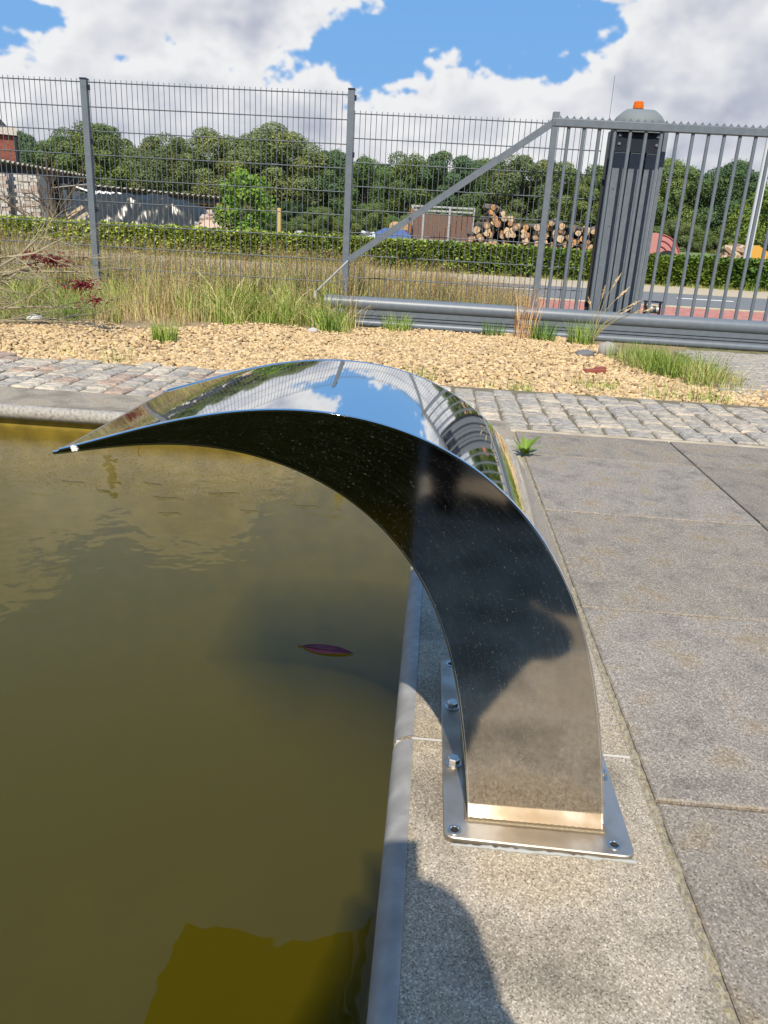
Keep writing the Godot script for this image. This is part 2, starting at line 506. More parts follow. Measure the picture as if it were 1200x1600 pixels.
# granular stone: single grains of dark and pale mineral in a mid tone
func grain_image(sd: int, dark: Color, mid: Color, light: Color, pd: float, pl: float) -> ImageTexture:
	var w := 1024
	var r := RandomNumberGenerator.new()
	r.seed = sd
	var f := PackedFloat32Array()
	f.resize(w * w)
	for i in w * w:
		f[i] = r.randf()
	var im := Image.create_empty(w, w, false, Image.FORMAT_RGB8)
	var lut := []
	for k in 64:
		var v := k / 63.0
		var c := mid
		if v < pd:
			c = dark.lerp(mid, v / pd * 0.8)
		elif v > 1.0 - pl:
			c = light.lerp(mid, (1.0 - v) / pl * 0.7)
		else:
			c = mid * lerpf(0.72, 1.22, (v - pd) / (1.0 - pd - pl))
		lut.append(Color(c.r, c.g, c.b).linear_to_srgb())
	for j in w:
		var row := (j >> 1) * w
		for i in w:
			# grains of one and two texels, slightly joined
			var a := f[row + (((i + (j >> 1) * 7) >> 1) & (w - 1))]
			var b := f[j * w + i]
			im.set_pixel(i, j, lut[int(clampf(a * 0.68 + b * 0.42 - 0.05, 0.0, 0.999) * 64.0)])
	return ImageTexture.create_from_image(im)

# brush marks run along u, dust specks lie at random; smudges near the foot
func steel_image(rough: bool) -> ImageTexture:
	var w := 1400
	var h := 420
	var im := Image.create_empty(w, h, false, Image.FORMAT_RGB8)
	var r := RandomNumberGenerator.new()
	r.seed = 77
	var smear := FastNoiseLite.new()
	smear.seed = 3
	smear.frequency = 0.006
	smear.fractal_octaves = 4
	var line := FastNoiseLite.new()
	line.seed = 4
	line.frequency = 0.35
	for j in h:
		for i in w:
			var s := smear.get_noise_2d(i, j * 1.5)
			var b := line.get_noise_2d(i * 0.02, j)
			if rough:
				im.set_pixel(i, j, Color(clampf(0.075 + 0.03 * s + 0.04 * b, 0.04, 0.3), 1.0 if b < 0.42 else 0.965, 0.0))
			else:
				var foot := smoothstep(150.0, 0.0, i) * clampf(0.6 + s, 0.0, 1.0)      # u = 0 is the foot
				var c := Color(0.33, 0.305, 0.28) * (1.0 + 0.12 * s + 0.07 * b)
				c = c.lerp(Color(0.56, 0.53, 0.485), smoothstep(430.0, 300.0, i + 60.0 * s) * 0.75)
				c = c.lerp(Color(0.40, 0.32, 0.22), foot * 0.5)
				im.set_pixel(i, j, Color(c.r, c.g, c.b).linear_to_srgb())
	for k in 1900:
		var x := r.randi_range(2, w - 12)
		var y := r.randi_range(2, h - 3)
		var l := 1 if r.randf() < 0.93 else r.randi_range(2, 6)
		for q in l:
			im.set_pixel(x + q, y, Color(0.5, 0.45 + 0.4 * float((k * 7919) % 100) / 100.0 if l == 1 else 0.85, 0.0) if rough else grey(0.72))
	return ImageTexture.create_from_image(im)

func ripple() -> NoiseTexture2D:
	var t := ntex(FastNoiseLite.TYPE_SIMPLEX, 0.012, 3, [], 512, 41)
	t.as_normal_map = true
	t.bump_strength = 8.0
	return t

# ---------------------------------------------------------------- the fountain
const OX := [0.25904, -0.1233, -0.42323, 1.90007, -7.89508, 9.4453, -3.5641]
const OY := [0.00706, 1.04111, -0.90941, 4.72706, -10.68046, 8.64223, -2.3687]
const IX := [0.08745, -0.06211, -0.52396, 2.5013, -7.73261, 8.1968, -2.87943]
const IY := [0.00813, 0.82959, -0.45054, 2.2503, -4.71381, 3.14582, -0.61593]
const NEAR := -0.798
const WIDE := 0.362

func poly(c: Array, t: float) -> float:
	var s := 0.0
	for k in range(c.size() - 1, -1, -1):
		s = s * t + float(c[k])
	return s

func curve(cx: Array, cy: Array, t: float) -> Vector2:
	return Vector2(poly(cx, t), poly(cy, t))

# a sheet bent along a curve: t along it, s across its width; crown lifts its middle
func bent(cx: Array, cy: Array, nt: int, ns: int, crown: float, inset: float, flip: bool) -> ArrayMesh:
	var st := SurfaceTool.new()
	st.begin(Mesh.PRIMITIVE_TRIANGLES)
	for i in nt + 1:
		var t := float(i) / nt
		var p := curve(cx, cy, t)
		var e := 0.0005
		var d := (curve(cx, cy, t + e) - curve(cx, cy, t - e)).normalized()
		var nn := Vector2(d.y, -d.x) * (-1.0 if flip else 1.0)
		for j in ns + 1:
			var s := float(j) / ns
			var b := 2.0 * s - 1.0
			var lift := crown * (1.0 - b * b) * smoothstep(0.0, 0.25, t) * smoothstep(1.0, 0.85, t)
			var z := NEAR - inset - (WIDE - 2.0 * inset) * s
			st.set_uv(Vector2(t, s))
			st.set_normal(Vector3(nn.x, nn.y, -crown * 4.0 * b / WIDE * smoothstep(0.0, 0.25, t) * smoothstep(1.0, 0.85, t)).normalized())
			st.add_vertex(Vector3(p.x + nn.x * lift, p.y + nn.y * lift, z))
	for i in nt:
		for j in ns:
			var k := i * (ns + 1) + j
			var q := [k, k + ns + 1, k + 1, k + 1, k + ns + 1, k + ns + 2] if not flip else [k, k + 1, k + ns + 1, k + 1, k + ns + 2, k + ns + 1]
			for m in q:
				st.add_index(m)
	return st.commit()

func side_sheet(z: float, front: bool) -> ArrayMesh:
	var st := SurfaceTool.new()
	st.begin(Mesh.PRIMITIVE_TRIANGLES)
	var nt := 160
	var ns := 6
	for i in nt + 1:
		var t := float(i) / nt
		var a := curve(IX, IY, t)
		var b := curve(OX, OY, t)
		for j in ns + 1:
			var s := lerpf(0.006, 0.994, float(j) / ns)
			var p := a.lerp(b, s)
			st.set_uv(Vector2(t, s))
			st.set_normal(Vector3(0, 0, 1 if front else -1))
			st.add_vertex(Vector3(p.x, p.y, z))
	for i in nt:
		for j in ns:
			var k := i * (ns + 1) + j
			for m in ([k, k + ns + 1, k + 1, k + 1, k + ns + 1, k + ns + 2] if front else [k, k + 1, k + ns + 1, k + 1, k + ns + 2, k + ns + 1]):
				st.add_index(m)
	return st.commit()

func build_fountain() -> void:
	var t := thing("water_blade_fountain", "curved polished stainless steel water blade arching from the stone rim over the pond", "fountain")
	part("top_sheet", bent(OX, OY, 160, 24, 0.0017, 0.003, false), M.mirror, t)
	part("underside_sheet", bent(IX, IY, 160, 8, 0.0, 0.003, true), M.mirror, t)
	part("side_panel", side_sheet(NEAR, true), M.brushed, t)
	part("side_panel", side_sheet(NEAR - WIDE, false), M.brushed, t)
	# rounded welded rims between the sheets
	for far in 2:
		for which in 2:
			var g := Geo.new()
			var path := []
			var rad := []
			for i in 121:
				var p := curve(OX, OY, i / 120.0) if which == 0 else curve(IX, IY, i / 120.0)
				var q := curve(IX, IY, i / 120.0) if which == 0 else curve(OX, OY, i / 120.0)
				p += (q - p).normalized() * 0.0022
				path.append(Vector3(p.x, p.y, NEAR - 0.0022 if far == 0 else NEAR - WIDE + 0.0022))
				rad.append(0.0024)
			g.tube(path, rad, 8)
			part("rim_seam", g.mesh(), M.mirror, t)
	# blunt lip at the outlet
	var a := curve(OX, OY, 1.0)
	var b := curve(IX, IY, 1.0)
	var g := Geo.new()
	g.quad(Vector3(a.x, a.y, NEAR - WIDE), Vector3(b.x, b.y, NEAR - WIDE), Vector3(b.x, b.y, NEAR), Vector3(a.x, a.y, NEAR))
	part("outlet_lip", g.mesh(), M.plate, t)
	g = Geo.new()   # lime crust on the corner of the lip
	var r := RandomNumberGenerator.new()
	r.seed = 5
	for k in 5:
		var o := Vector3(-0.388 + r.randf_range(-0.006, 0.006), 0.4605 + r.randf_range(-0.003, 0.003), NEAR + 0.0012)
		var pts := PackedVector2Array()
		for m in 7:
			var q := r.randf_range(0.001, 0.0026)
			pts.append(Vector2(o.x + cos(TAU * m / 7.0) * q, o.y + sin(TAU * m / 7.0) * q))
		g.extrude(pts, o.z + 0.0004 * k, NEAR - 0.001)
	part("lime_crust", g.mesh(), M.lime, t)
	# base plate with rounded corners
	var pl := PackedVector2Array()
	var x0 := 0.0545; var x1 := 0.290; var z0 := -1.196; var z1 := -0.7625
	for c in [[x1 - 0.014, z0 + 0.014, -PI / 2], [x1 - 0.012, z1 - 0.012, 0.0], [x0 + 0.016, z1 - 0.016, PI / 2], [x0 + 0.012, z0 + 0.012, PI]]:
		for k in 6:
			var an: float = c[2] + k * PI / 10.0
			pl.append(Vector2(c[0] + cos(an) * 0.013, c[1] + sin(an) * 0.013))
	g = Geo.new()
	var top := 0.0085
	for i in pl.size():
		var p := pl[i]
		var q := pl[(i + 1) % pl.size()]
		var cen := Vector2((x0 + x1) / 2, (z0 + z1) / 2)
		var pi := p + (cen - p).normalized() * 0.0015
		var qi := q + (cen - q).normalized() * 0.0015
		g.quad(Vector3(q.x, 0.0005, q.y), Vector3(p.x, 0.0005, p.y), Vector3(p.x, top - 0.0012, p.y), Vector3(q.x, top - 0.0012, q.y))
		g.quad(Vector3(q.x, top - 0.0012, q.y), Vector3(p.x, top - 0.0012, p.y), Vector3(pi.x, top, pi.y), Vector3(qi.x, top, qi.y))
		g.tri(Vector3(qi.x, top, qi.y), Vector3(pi.x, top, pi.y), Vector3(cen.x, top, cen.y))
	var plate := part("base_plate", g.mesh(), M.plate, t)
	for h in [[0.071, -0.7785], [0.268, -0.7785], [0.071, -1.178], [0.268, -1.178]]:
		g = Geo.new()
		g.lathe(Vector3(h[0], top, h[1]), [Vector2(0.0085, 0.0), Vector2(0.0085, 0.0011), Vector2(0.0058, 0.0013), Vector2(0.0052, 0.0004)], 18)
		var ring := part("bolt_hole", g.mesh(), M.bolt, plate)
		ring.set_meta("label", "empty screw hole in the plate corner")
		g = Geo.new()
		g.lathe(Vector3(h[0], top + 0.0004, h[1]), [Vector2(0.0056, 0.0), Vector2(0.0001, 0.0003)], 14)
		part("hole_shadow_gap", g.mesh(), M.hole, plate)
	for h in [[0.0715, -0.908], [0.0715, -1.047], [0.275, -0.908], [0.275, -1.047]]:
		g = Geo.new()
		g.lathe(Vector3(h[0], top, h[1]), [Vector2(0.011, 0.0), Vector2(0.011, 0.0018), Vector2(0.0085, 0.002), Vector2(0.0004, 0.0021)], 18)
		var hx := []
		for k in 6:
			hx.append(Vector3(cos(PI / 3 * k + 0.3) * 0.0088, 0, sin(PI / 3 * k + 0.3) * 0.0088))
		var o := Vector3(h[0], top + 0.002, h[1])
		for k in 6:
			var p: Vector3 = hx[k]; var q: Vector3 = hx[(k + 1) % 6]
			var u := Vector3(0, 0.0075, 0)
			g.quad(o + q, o + p, o + p + u, o + q + u)
			g.quad(o + q + u, o + p + u, o + p * 0.85 + u * 1.2, o + q * 0.85 + u * 1.2)
			g.tri(o + q * 0.85 + u * 1.2, o + p * 0.85 + u * 1.2, o + u * 1.22)
		part("hex_bolt", g.mesh(), M.bolt, plate)
	# weld bead round the foot
	g = Geo.new()
	var bead := [Vector3(0.0875, 0.0095, NEAR + 0.001), Vector3(0.259, 0.0095, NEAR + 0.001), Vector3(0.260, 0.0095, NEAR - WIDE), Vector3(0.0865, 0.0095, NEAR - WIDE), Vector3(0.0865, 0.0095, NEAR)]
	for i in 4:
		var path := []
		var rad := []
		for k in 41:
			path.append(bead[i].lerp(bead[i + 1], k / 40.0))
			rad.append(0.0022 + 0.0006 * (k % 2) + r.randf_range(0, 0.0005))
		g.tube(path, rad, 6)
	part("weld_bead", g.mesh(), M.weld, t)
	# squeezed-out sealant under the front edge of the plate
	g = Geo.new()
	var sp := []
	var sr := []
	for k in 46:
		sp.append(Vector3(lerpf(0.066, 0.292, k / 45.0), 0.001, z1 + 0.0005 + r.randf_range(-0.001, 0.0015)))
		sr.append(r.randf_range(0.0012, 0.0036))
	g.tube(sp, sr, 6)
	part("sealant_bead", g.mesh(), M.sealant, t)

# ---------------------------------------------------------------- pool rim, water, paving
# rim stone profile: x from the water side, bull-nosed
func rim_profile() -> PackedVector2Array:
	var o := PackedVector2Array()
	o.append(Vector2(0.335, -0.055))
	o.append(Vector2(0.335, -0.003))
	o.append(Vector2(0.332, 0.0))
	o.append(Vector2(0.018, 0.0))
	for k in range(1, 8):
		var a := PI / 2 + k * PI / 8.0
		o.append(Vector2(0.012 + cos(a) * 0.0275, -0.0275 + sin(a) * 0.0275))
	o.append(Vector2(0.012, -0.055))
	return o

func rim_stone(length: float) -> ArrayMesh:
	var o := rim_profile()
	var g := Geo.new()
	var h := length / 2 - 0.0015
	for i in o.size():
		var a := o[i]; var b := o[(i + 1) % o.size()]
		var smooth := i >= 3 and i <= 9
		var na := Vector3(a.x - 0.012, a.y + 0.0275, 0).normalized() if smooth and i > 3 else Vector3(b.y - a.y, a.x - b.x, 0).normalized()
		var nb := Vector3(b.x - 0.012, b.y + 0.0275, 0).normalized() if smooth else Vector3(b.y - a.y, a.x - b.x, 0).normalized()
		if i == 3:
			na = Vector3.UP
		g.quad_n([Vector3(a.x, a.y, h), Vector3(a.x, a.y, -h), Vector3(b.x, b.y, -h), Vector3(b.x, b.y, h)], [-na if false else na, na, nb, nb])
	var t := Geometry2D.triangulate_polygon(o)
	for i in range(0, t.size(), 3):
		g.tri(Vector3(o[t[i]].x, o[t[i]].y, h), Vector3(o[t[i + 1]].x, o[t[i + 1]].y, h), Vector3(o[t[i + 2]].x, o[t[i + 2]].y, h))
		g.tri(Vector3(o[t[i]].x, o[t[i]].y, -h), Vector3(o[t[i + 2]].x, o[t[i + 2]].y, -h), Vector3(o[t[i + 1]].x, o[t[i + 1]].y, -h))
	return g.mesh()

# smooth worn nose, set 0.6 mm proud of the grainy stone
func rim_nose(length: float) -> ArrayMesh:
	var g := Geo.new()
	var h := length / 2 - 0.002
	var pts := []
	for k in 13:
		var a := PI * 0.5 - 0.06 + k * (PI + 0.04) / 12.0
		pts.append([Vector2(0.012 + cos(a) * 0.0281, -0.0275 + sin(a) * 0.0281), Vector2(cos(a), sin(a))])
	for i in 12:
		var a: Vector2 = pts[i][0]; var b: Vector2 = pts[i + 1][0]
		var na := Vector3(pts[i][1].x, pts[i][1].y, 0); var nb := Vector3(pts[i + 1][1].x, pts[i + 1][1].y, 0)
		g.quad_n([Vector3(a.x, a.y, h), Vector3(a.x, a.y, -h), Vector3(b.x, b.y, -h), Vector3(b.x, b.y, h)], [na, na, nb, nb])
	return g.mesh()

func build_pool() -> void:
	var rim := setting("pool_rim", "pale speckled granite rim with a rounded nose round the pond")
	var cuts := [2.93, 2.28, 1.63, 0.98, 0.33, -0.32, -0.972, -1.62, -2.27, -2.845]
	for i in cuts.size() - 1:
		var len: float = cuts[i] - cuts[i + 1]
		part("rim_stone", rim_stone(len - 0.004), M["granite_%d" % [0, 1, 2, 3, 2, 0, 1, 3, 2][i]], rim, Vector3(0, 0, (cuts[i] + cuts[i + 1]) / 2))
		part("rounded_nose", rim_nose(len - 0.004), M.nose, rim.get_child(rim.get_child_count() - 1))
		if i < cuts.size() - 2:
			var g := Geo.new()
			g.box(Vector3(0.172, -0.024, cuts[i + 1]), Vector3(0.322, 0.0465, 0.0045))
			g.box(Vector3(-0.0015, -0.0275, cuts[i + 1]), Vector3(0.02, 0.038, 0.0042))
			part("rim_joint", g.mesh(), M.white_joint, rim)
	var far_cuts := [0.335, -0.45, -1.12, -2.45, -3.1, -4.2]
	for i in far_cuts.size() - 1:
		var len: float = far_cuts[i] - far_cuts[i + 1]
		part("rim_stone", rim_stone(len - 0.003), M["granite_%d" % [3, 1, 3, 1, 1][i]], rim, Vector3((far_cuts[i] + far_cuts[i + 1]) / 2, 0, -2.865), Vector3(0, PI / 2, 0))
		part("rounded_nose", rim_nose(len - 0.003), M.nose_grey, rim.get_child(rim.get_child_count() - 1))
	var g := Geo.new()
	g.box(Vector3(0.19, -1.2, -0.0), Vector3(0.30, 2.286, 5.9))
	g.box(Vector3(-2.95, -1.2, -3.035), Vector3(6.5, 2.287, 0.30))
	g.box(Vector3(-6.2, -1.15, 0.2), Vector3(0.2, 2.1, 6.4))
	g.box(Vector3(-3.0, -1.15, 3.35), Vector3(6.5, 2.1, 0.2))
	sheet("pool_wall", g.mesh(), M.pool_wall, "dark wall of the pond under the stone rim")
	var pm := PlaneMesh.new()
	pm.size = Vector2(6.2, 6.2)
	pm.subdivide_width = 4
	pm.subdivide_depth = 4
	var w := sheet("water", pm, M.water, "still murky olive brown pond water")
	w.position = Vector3(-3.05, -0.086, 0.2)
	var body := FogVolume.new()
	body.size = Vector3(6.18, 2.0, 6.18)
	body.position = Vector3(-3.05, -1.09, 0.2)
	var fm := FogMaterial.new()
	fm.albedo = Color(0.298, 0.242, 0.011).linear_to_srgb()
	fm.density = 1.05
	body.material = fm
	put(body, "murky_water", self)
	body.set_meta("kind", "structure")
	body.set_meta("label", "cloudy olive brown body of the pond water")
	var bed := sheet("pond_bed", box_mesh(Vector3(6.3, 0.1, 6.3)), M.pool_wall, "dark bed of the pond")
	bed.position = Vector3(-3.05, -2.15, 0.2)

func build_paving() -> void:
	var r := RandomNumberGenerator.new()
	r.seed = 91
	var pv := setting("paving", "grey concrete slabs laid beside the pond rim")
	var zs := [2.80, 2.195, 1.59, 0.985, 0.38, -0.28, -0.883, -1.472, -2.082, -2.69, -3.035]
	var xs := [0.3455, 0.953, 1.56, 2.165, 2.77, 3.375]
	for i in xs.size() - 1:
		for k in zs.size() - 1:
			var sx: float = xs[i + 1] - xs[i] - 0.006
			var sz: float = zs[k] - zs[k + 1] - 0.006
			var g := Geo.new()
			g.block(Vector3.ZERO, Vector3(sx, 0.045, sz), 0.0025)
			var o := part("paving_slab", g.mesh(), M["slab_%d" % ((i * 5 + k * 3 + (i * k) % 4) % 6)], pv, Vector3((xs[i] + xs[i + 1]) / 2, -0.0245 + r.randf_range(-0.001, 0.001), (zs[k] + zs[k + 1]) / 2 - (0.03 if i > 0 and k > 6 and k < 9 else 0.0)))
			o.rotation = Vector3(r.randf_range(-0.002, 0.002), r.randf_range(-0.002, 0.002), r.randf_range(-0.002, 0.002))
	var g := Geo.new()
	g.box(Vector3(1.87, -0.0475, -0.1), Vector3(3.07, 0.08, 6.0))
	part("mortar_bed", g.mesh(), M.joint_soil, pv)
	# crumbly mortar along the rim joint
	g = Geo.new()
	var ribbon := []
	for k in 361:
		var z := lerpf(0.6, -3.03, k / 360.0)
		var row := []
		for m in 4:
			row.append(Vector3([0.3345, 0.338, 0.343, 0.3482][m], -0.0035 + r.randf_range(-0.0028, 0.001) - (0.002 if m == 3 else 0.0), z))
		ribbon.append(row)
	for k in 360:
		for m in 3:
			g.quad(ribbon[k][m], ribbon[k][m + 1], ribbon[k + 1][m + 1], ribbon[k + 1][m])
	part("joint_mortar", g.mesh(), M.joint_sand, pv)
	g = Geo.new()
	g.block(Vector3(1.95, -0.03, -3.063), Vector3(3.24, 0.05, 0.05), 0.004)
	part("edging_strip", g.mesh(), M.verge, pv)
	# the cobbled strip
	var cb := setting("cobbled_strip", "strip of worn granite cobbles between the pond and the gravel")
	var kinds := []
	for k in 10:
		g = Geo.new()
		g.block(Vector3.ZERO, Vector3(0.0965, 0.06, 0.118), 0.0075, 0.006, r)
		kinds.append(g.mesh())
	var n := 0
	for c in 48:
		var x := -2.72 + c * 0.103
		if x > -0.42 and x < -0.16:
			continue
		var z := (-3.092 if x > 0.35 else -3.235) - r.randf_range(0.0, 0.02)
		var end := -3.86 - 0.12 * clampf(-x / 2.5, 0, 1)
		while z > end:
			var len := r.randf_range(0.095, 0.15) if x > 0 else r.randf_range(0.085, 0.16)
			var o := part("cobble", kinds[r.randi() % 10], M["cobble_%d" % ([0, 1, 3, 5, 5, 3][r.randi() % 6] if x > 0.3 else r.randi() % 6)], cb, Vector3(x + r.randf_range(-0.004, 0.004), -0.036 + r.randf_range(-0.004, 0.004), z - len / 2), Vector3(r.randf_range(-0.018, 0.018), r.randf_range(-0.05, 0.05), r.randf_range(-0.018, 0.018)))
			o.scale = Vector3(r.randf_range(0.93, 1.0), 1, (len - 0.0095) / 0.118)
			z -= len
			n += 1
	g = Geo.new()
	g.box(Vector3(-0.4, -0.0575, -3.55), Vector3(5.2, 0.085, 0.93))
	part("joint_soil", g.mesh(), M.cobble_joint, cb)

# ---------------------------------------------------------------- ground, gravel, road
func ground_y(x: float, z: float) -> float:
	if z > -3.8:
		return -0.12
	if z > -7.6:
		var t := (-3.8 - z) / 3.8
		return lerpf(-0.035, -0.10, t) + 0.02 * sin(x * 2.1 + z) * smoothstep(0.0, 0.3, t) * smoothstep(1.0, 0.7, t)
	return lerpf(-0.10, -0.16, clampf((-7.6 - z) / 2.0, 0, 1))

func build_ground() -> void:
	var gg := Geo.new()
	gg.quad(Vector3(-450, -0.19, -22.9), Vector3(450, -0.19, -22.9), Vector3(450, -0.40, -23.5), Vector3(-450, -0.40, -23.5))
	gg.quad(Vector3(-450, -0.40, -23.5), Vector3(450, -0.40, -23.5), Vector3(450, -0.40, -450), Vector3(-450, -0.40, -450))
	for q in [[-450.0, 450.0, -22.9, -3.0], [-450.0, 450.0, 3.4, 450.0], [-450.0, -6.2, -3.0, 3.4], [0.2, 450.0, -3.0, 3.4]]:
		gg.quad(Vector3(q[0], -0.19, q[3]), Vector3(q[1], -0.19, q[3]), Vector3(q[1], -0.19, q[2]), Vector3(q[0], -0.19, q[2]))
	sheet("ground", gg.mesh(), M.earth, "rough grassy ground reaching to the wood")
	sheet("soil_bed", field(-9.0, 3.6, -3.86, -11.3, 60, 40, func(x, z): return ground_y(x, z) - 0.022), M.earth, "dry soil under the tall grass")
	sheet("gravel_bed", field(-3.4, 2.3, -3.88, -7.35, 40, 30, func(x, z): return ground_y(x, z) - 0.012), M.sand, "sand coloured bed under the loose gravel")
	sheet("red_pavement", box_mesh(Vector3(60, 0.05, 1.85)), M.red_paving, "red brick pavement along the road").position = Vector3(0, -0.155, -12.22)
	sheet("road", box_mesh(Vector3(160, 0.05, 5.05)), M.asphalt, "grey asphalt road beyond the gate").position = Vector3(0, -0.185, -15.87)
	var kb := Geo.new()
	kb.block(Vector3(0, -0.16, -13.24), Vector3(60, 0.1, 0.1), 0.01)
	sheet("kerb", kb.mesh(), M.verge, "pale kerb between pavement and road")
	for k in 5:
		var d := part("road_marking", box_mesh(Vector3(1.12, 0.008, 0.10)), M.road_paint, get_node("road"), Vector3(5.38 + (k - 3) * 3.9, 0.027, -0.65))
		d.set_meta("label", "white dash painted on the road")
	sheet("verge", box_mesh(Vector3(160, 0.05, 3.9)), M.verge, "pale sandy verge in front of the hedge").position = Vector3(0, -0.178, -20.37)
	sheet("meadow", field(6.0, 70.0, -27.0, -80.0, 40, 30, func(x, z): return -0.395 + 1.16 * smoothstep(-27.0, -45.0, z) * smoothstep(6.0, 12.0, x)), M.meadow, "grassy rise of the yard behind the hedge at the right")
	# loose pebbles
	var r := RandomNumberGenerator.new()
	r.seed = 17
	var kinds := []
	for k in 4:
		kinds.append(pebble(r))
	var xf := [[], [], [], []]
	var cl := [[], [], [], []]
	for k in 46000:
		var x := r.randf_range(-3.3, 2.1)
		var z := -3.86 - pow(r.randf(), 1.15) * 3.5
		var back := -5.75 - 1.2 * smoothstep(-2.6, -0.6, x) - 0.4 * smoothstep(-0.6, 0.4, x)
		back += 1.9 * smoothstep(1.0, 1.9, x)
		back += 0.25 * sin(x * 5.0) + r.randf_range(-0.25, 0.1)
		if z < back:
			continue
		var s := r.randf_range(0.007, 0.0155) * (1.45 if r.randf() < 0.08 else 1.0)
		var b := Basis.from_euler(Vector3(r.randf_range(-0.5, 0.5), r.randf_range(0, TAU), r.randf_range(-0.5, 0.5))).scaled(Vector3(s, s * 0.7, s))
		var q := r.randi() % 4
		xf[q].append(Transform3D(b, Vector3(x, ground_y(x, z) - 0.006 + r.randf_range(0, 0.012), z)))
		var t := r.randf_range(0.65, 1.15)
		var warm := r.randf()
		var c := Color(0.58, 0.40, 0.19).lerp(Color(0.62, 0.47, 0.29), warm) * t
		if r.randf() < 0.2:
			c = Color(0.36, 0.25, 0.14) * t
		cl[q].append(c)
	var gv := setting("gravel", "loose pale yellow gravel strewn between cobbles and grass", "stuff")
	for q in 4:
		multi("pebbles", kinds[q], M.stone, xf[q], cl[q], gv)

func pebble(r: RandomNumberGenerator) -> ArrayMesh:
	var g := Geo.new()
	var rows := 4
	var sides := 7
	var f := []
	for i in rows + 1:
		var row := []
		for k in sides:
			var a := PI * i / rows
			var q := 1.0 + r.randf_range(-0.18, 0.18)
			row.append(Vector3(sin(a) * cos(TAU * k / sides), cos(a), sin(a) * sin(TAU * k / sides)) * (q if i > 0 and i < rows else 1.0))
		f.append(row)
	for i in rows:
		for k in sides:
			var m: int = (k + 1) % sides
			var p := [f[i][k], f[i][m], f[i + 1][m], f[i + 1][k]]
			g.quad_n(p, [p[0].normalized(), p[1].normalized(), p[2].normalized(), p[3].normalized()])
	return g.mesh()

# ---------------------------------------------------------------- grass
func tuft(r: RandomNumberGenerator, blades: int, high: float, spread: float, lean: float, wide: float, ca: Color, cb: Color, heads := 0.0) -> ArrayMesh:
	var g := Geo.new()
	for k in blades:
		var a := r.randf_range(0, TAU)
		var q := sqrt(r.randf()) * spread
		var root := Vector3(cos(a) * q, -0.02, sin(a) * q)
		var b := r.randf_range(0, TAU)
		var out := (Vector3(cos(b), 0, sin(b)) * 0.6 + Vector3(cos(a), 0, sin(a)) * 0.5) * lean * r.randf_range(0.2, 1.0)
		var h := high * r.randf_range(0.55, 1.05)
		var w := wide * r.randf_range(0.7, 1.2)
		var side := Vector3(-sin(b), 0, cos(b)) * w
		var c := ca.lerp(cb, r.randf()) * r.randf_range(0.75, 1.2)
		c.a = 1.0
		g.col = c
		var p := []
		for i in 5:
			var t := i / 4.0
			p.append(root + Vector3(0, h * (t - 0.18 * lean * t * t), 0) + out * h * t * t)
		for i in 4:
			var s0 := side * (1.0 - i / 4.0 * 0.8) * 0.5
			var s1 := side * (1.0 - (i + 1) / 4.0 * 0.8) * 0.5
			var fn := (side.cross(p[i + 1] - p[i]).normalized() * 0.6 + Vector3(0, 0.75, 0.35)).normalized()
			g.quad_n([p[i] - s0, p[i] + s0, p[i + 1] + s1, p[i + 1] - s1], [fn, fn, fn, fn])
		if r.randf() < heads:
			g.col = Color(0.36, 0.25, 0.13) * r.randf_range(0.8, 1.3)
			var d: Vector3 = (p[4] - p[3]).normalized()
			var e: Vector3 = p[4]
			for m in 9:
				var o := e + d * (m * 0.009)
				var ra := Vector3(r.randf_range(-1, 1), r.randf_range(0.2, 1.2), r.randf_range(-1, 1)).normalized()
				var rs := ra.cross(Vector3(r.randf_range(-1, 1), 0.3, r.randf_range(-1, 1))).normalized()
				var l := 0.018 * (1.0 - m * 0.07)
				g.tri(o - rs * 0.0022, o + rs * 0.0022, o + ra * l)
	return g.mesh()

func scatter(called: String, label: String, kinds: Array, spots: Callable, n: int, r: RandomNumberGenerator, lo: float, hi: float) -> void:
	var xf := []
	var cl := []
	for k in kinds:
		xf.append([])
		cl.append([])
	for k in n:
		var s: Array = spots.call(r)       # x, z, kind, size
		if s.is_empty():
			continue
		var sc: float = s[3] * r.randf_range(lo, hi)
		xf[s[2]].append(Transform3D(Basis(Vector3.UP, r.randf_range(0, TAU)).scaled(Vector3(sc, sc * r.randf_range(0.85, 1.15), sc)), Vector3(s[0], ground_y(s[0], s[1]) - 0.01, s[1])))
		var t := r.randf_range(0.8, 1.15)
		cl[s[2]].append(Color(t, t, t))
	var gr := setting(called, label, "stuff")
	for k in kinds.size():
		if xf[k].size():
			multi("blades", kinds[k], M.grass, xf[k], cl[k], gr)

const STRAW := Color(0.70, 0.56, 0.29)
const TAN := Color(0.55, 0.39, 0.22)
const GREEN := Color(0.17, 0.28, 0.050)
const LIME := Color(0.34, 0.43, 0.09)
const DEEP := Color(0.075, 0.15, 0.03)

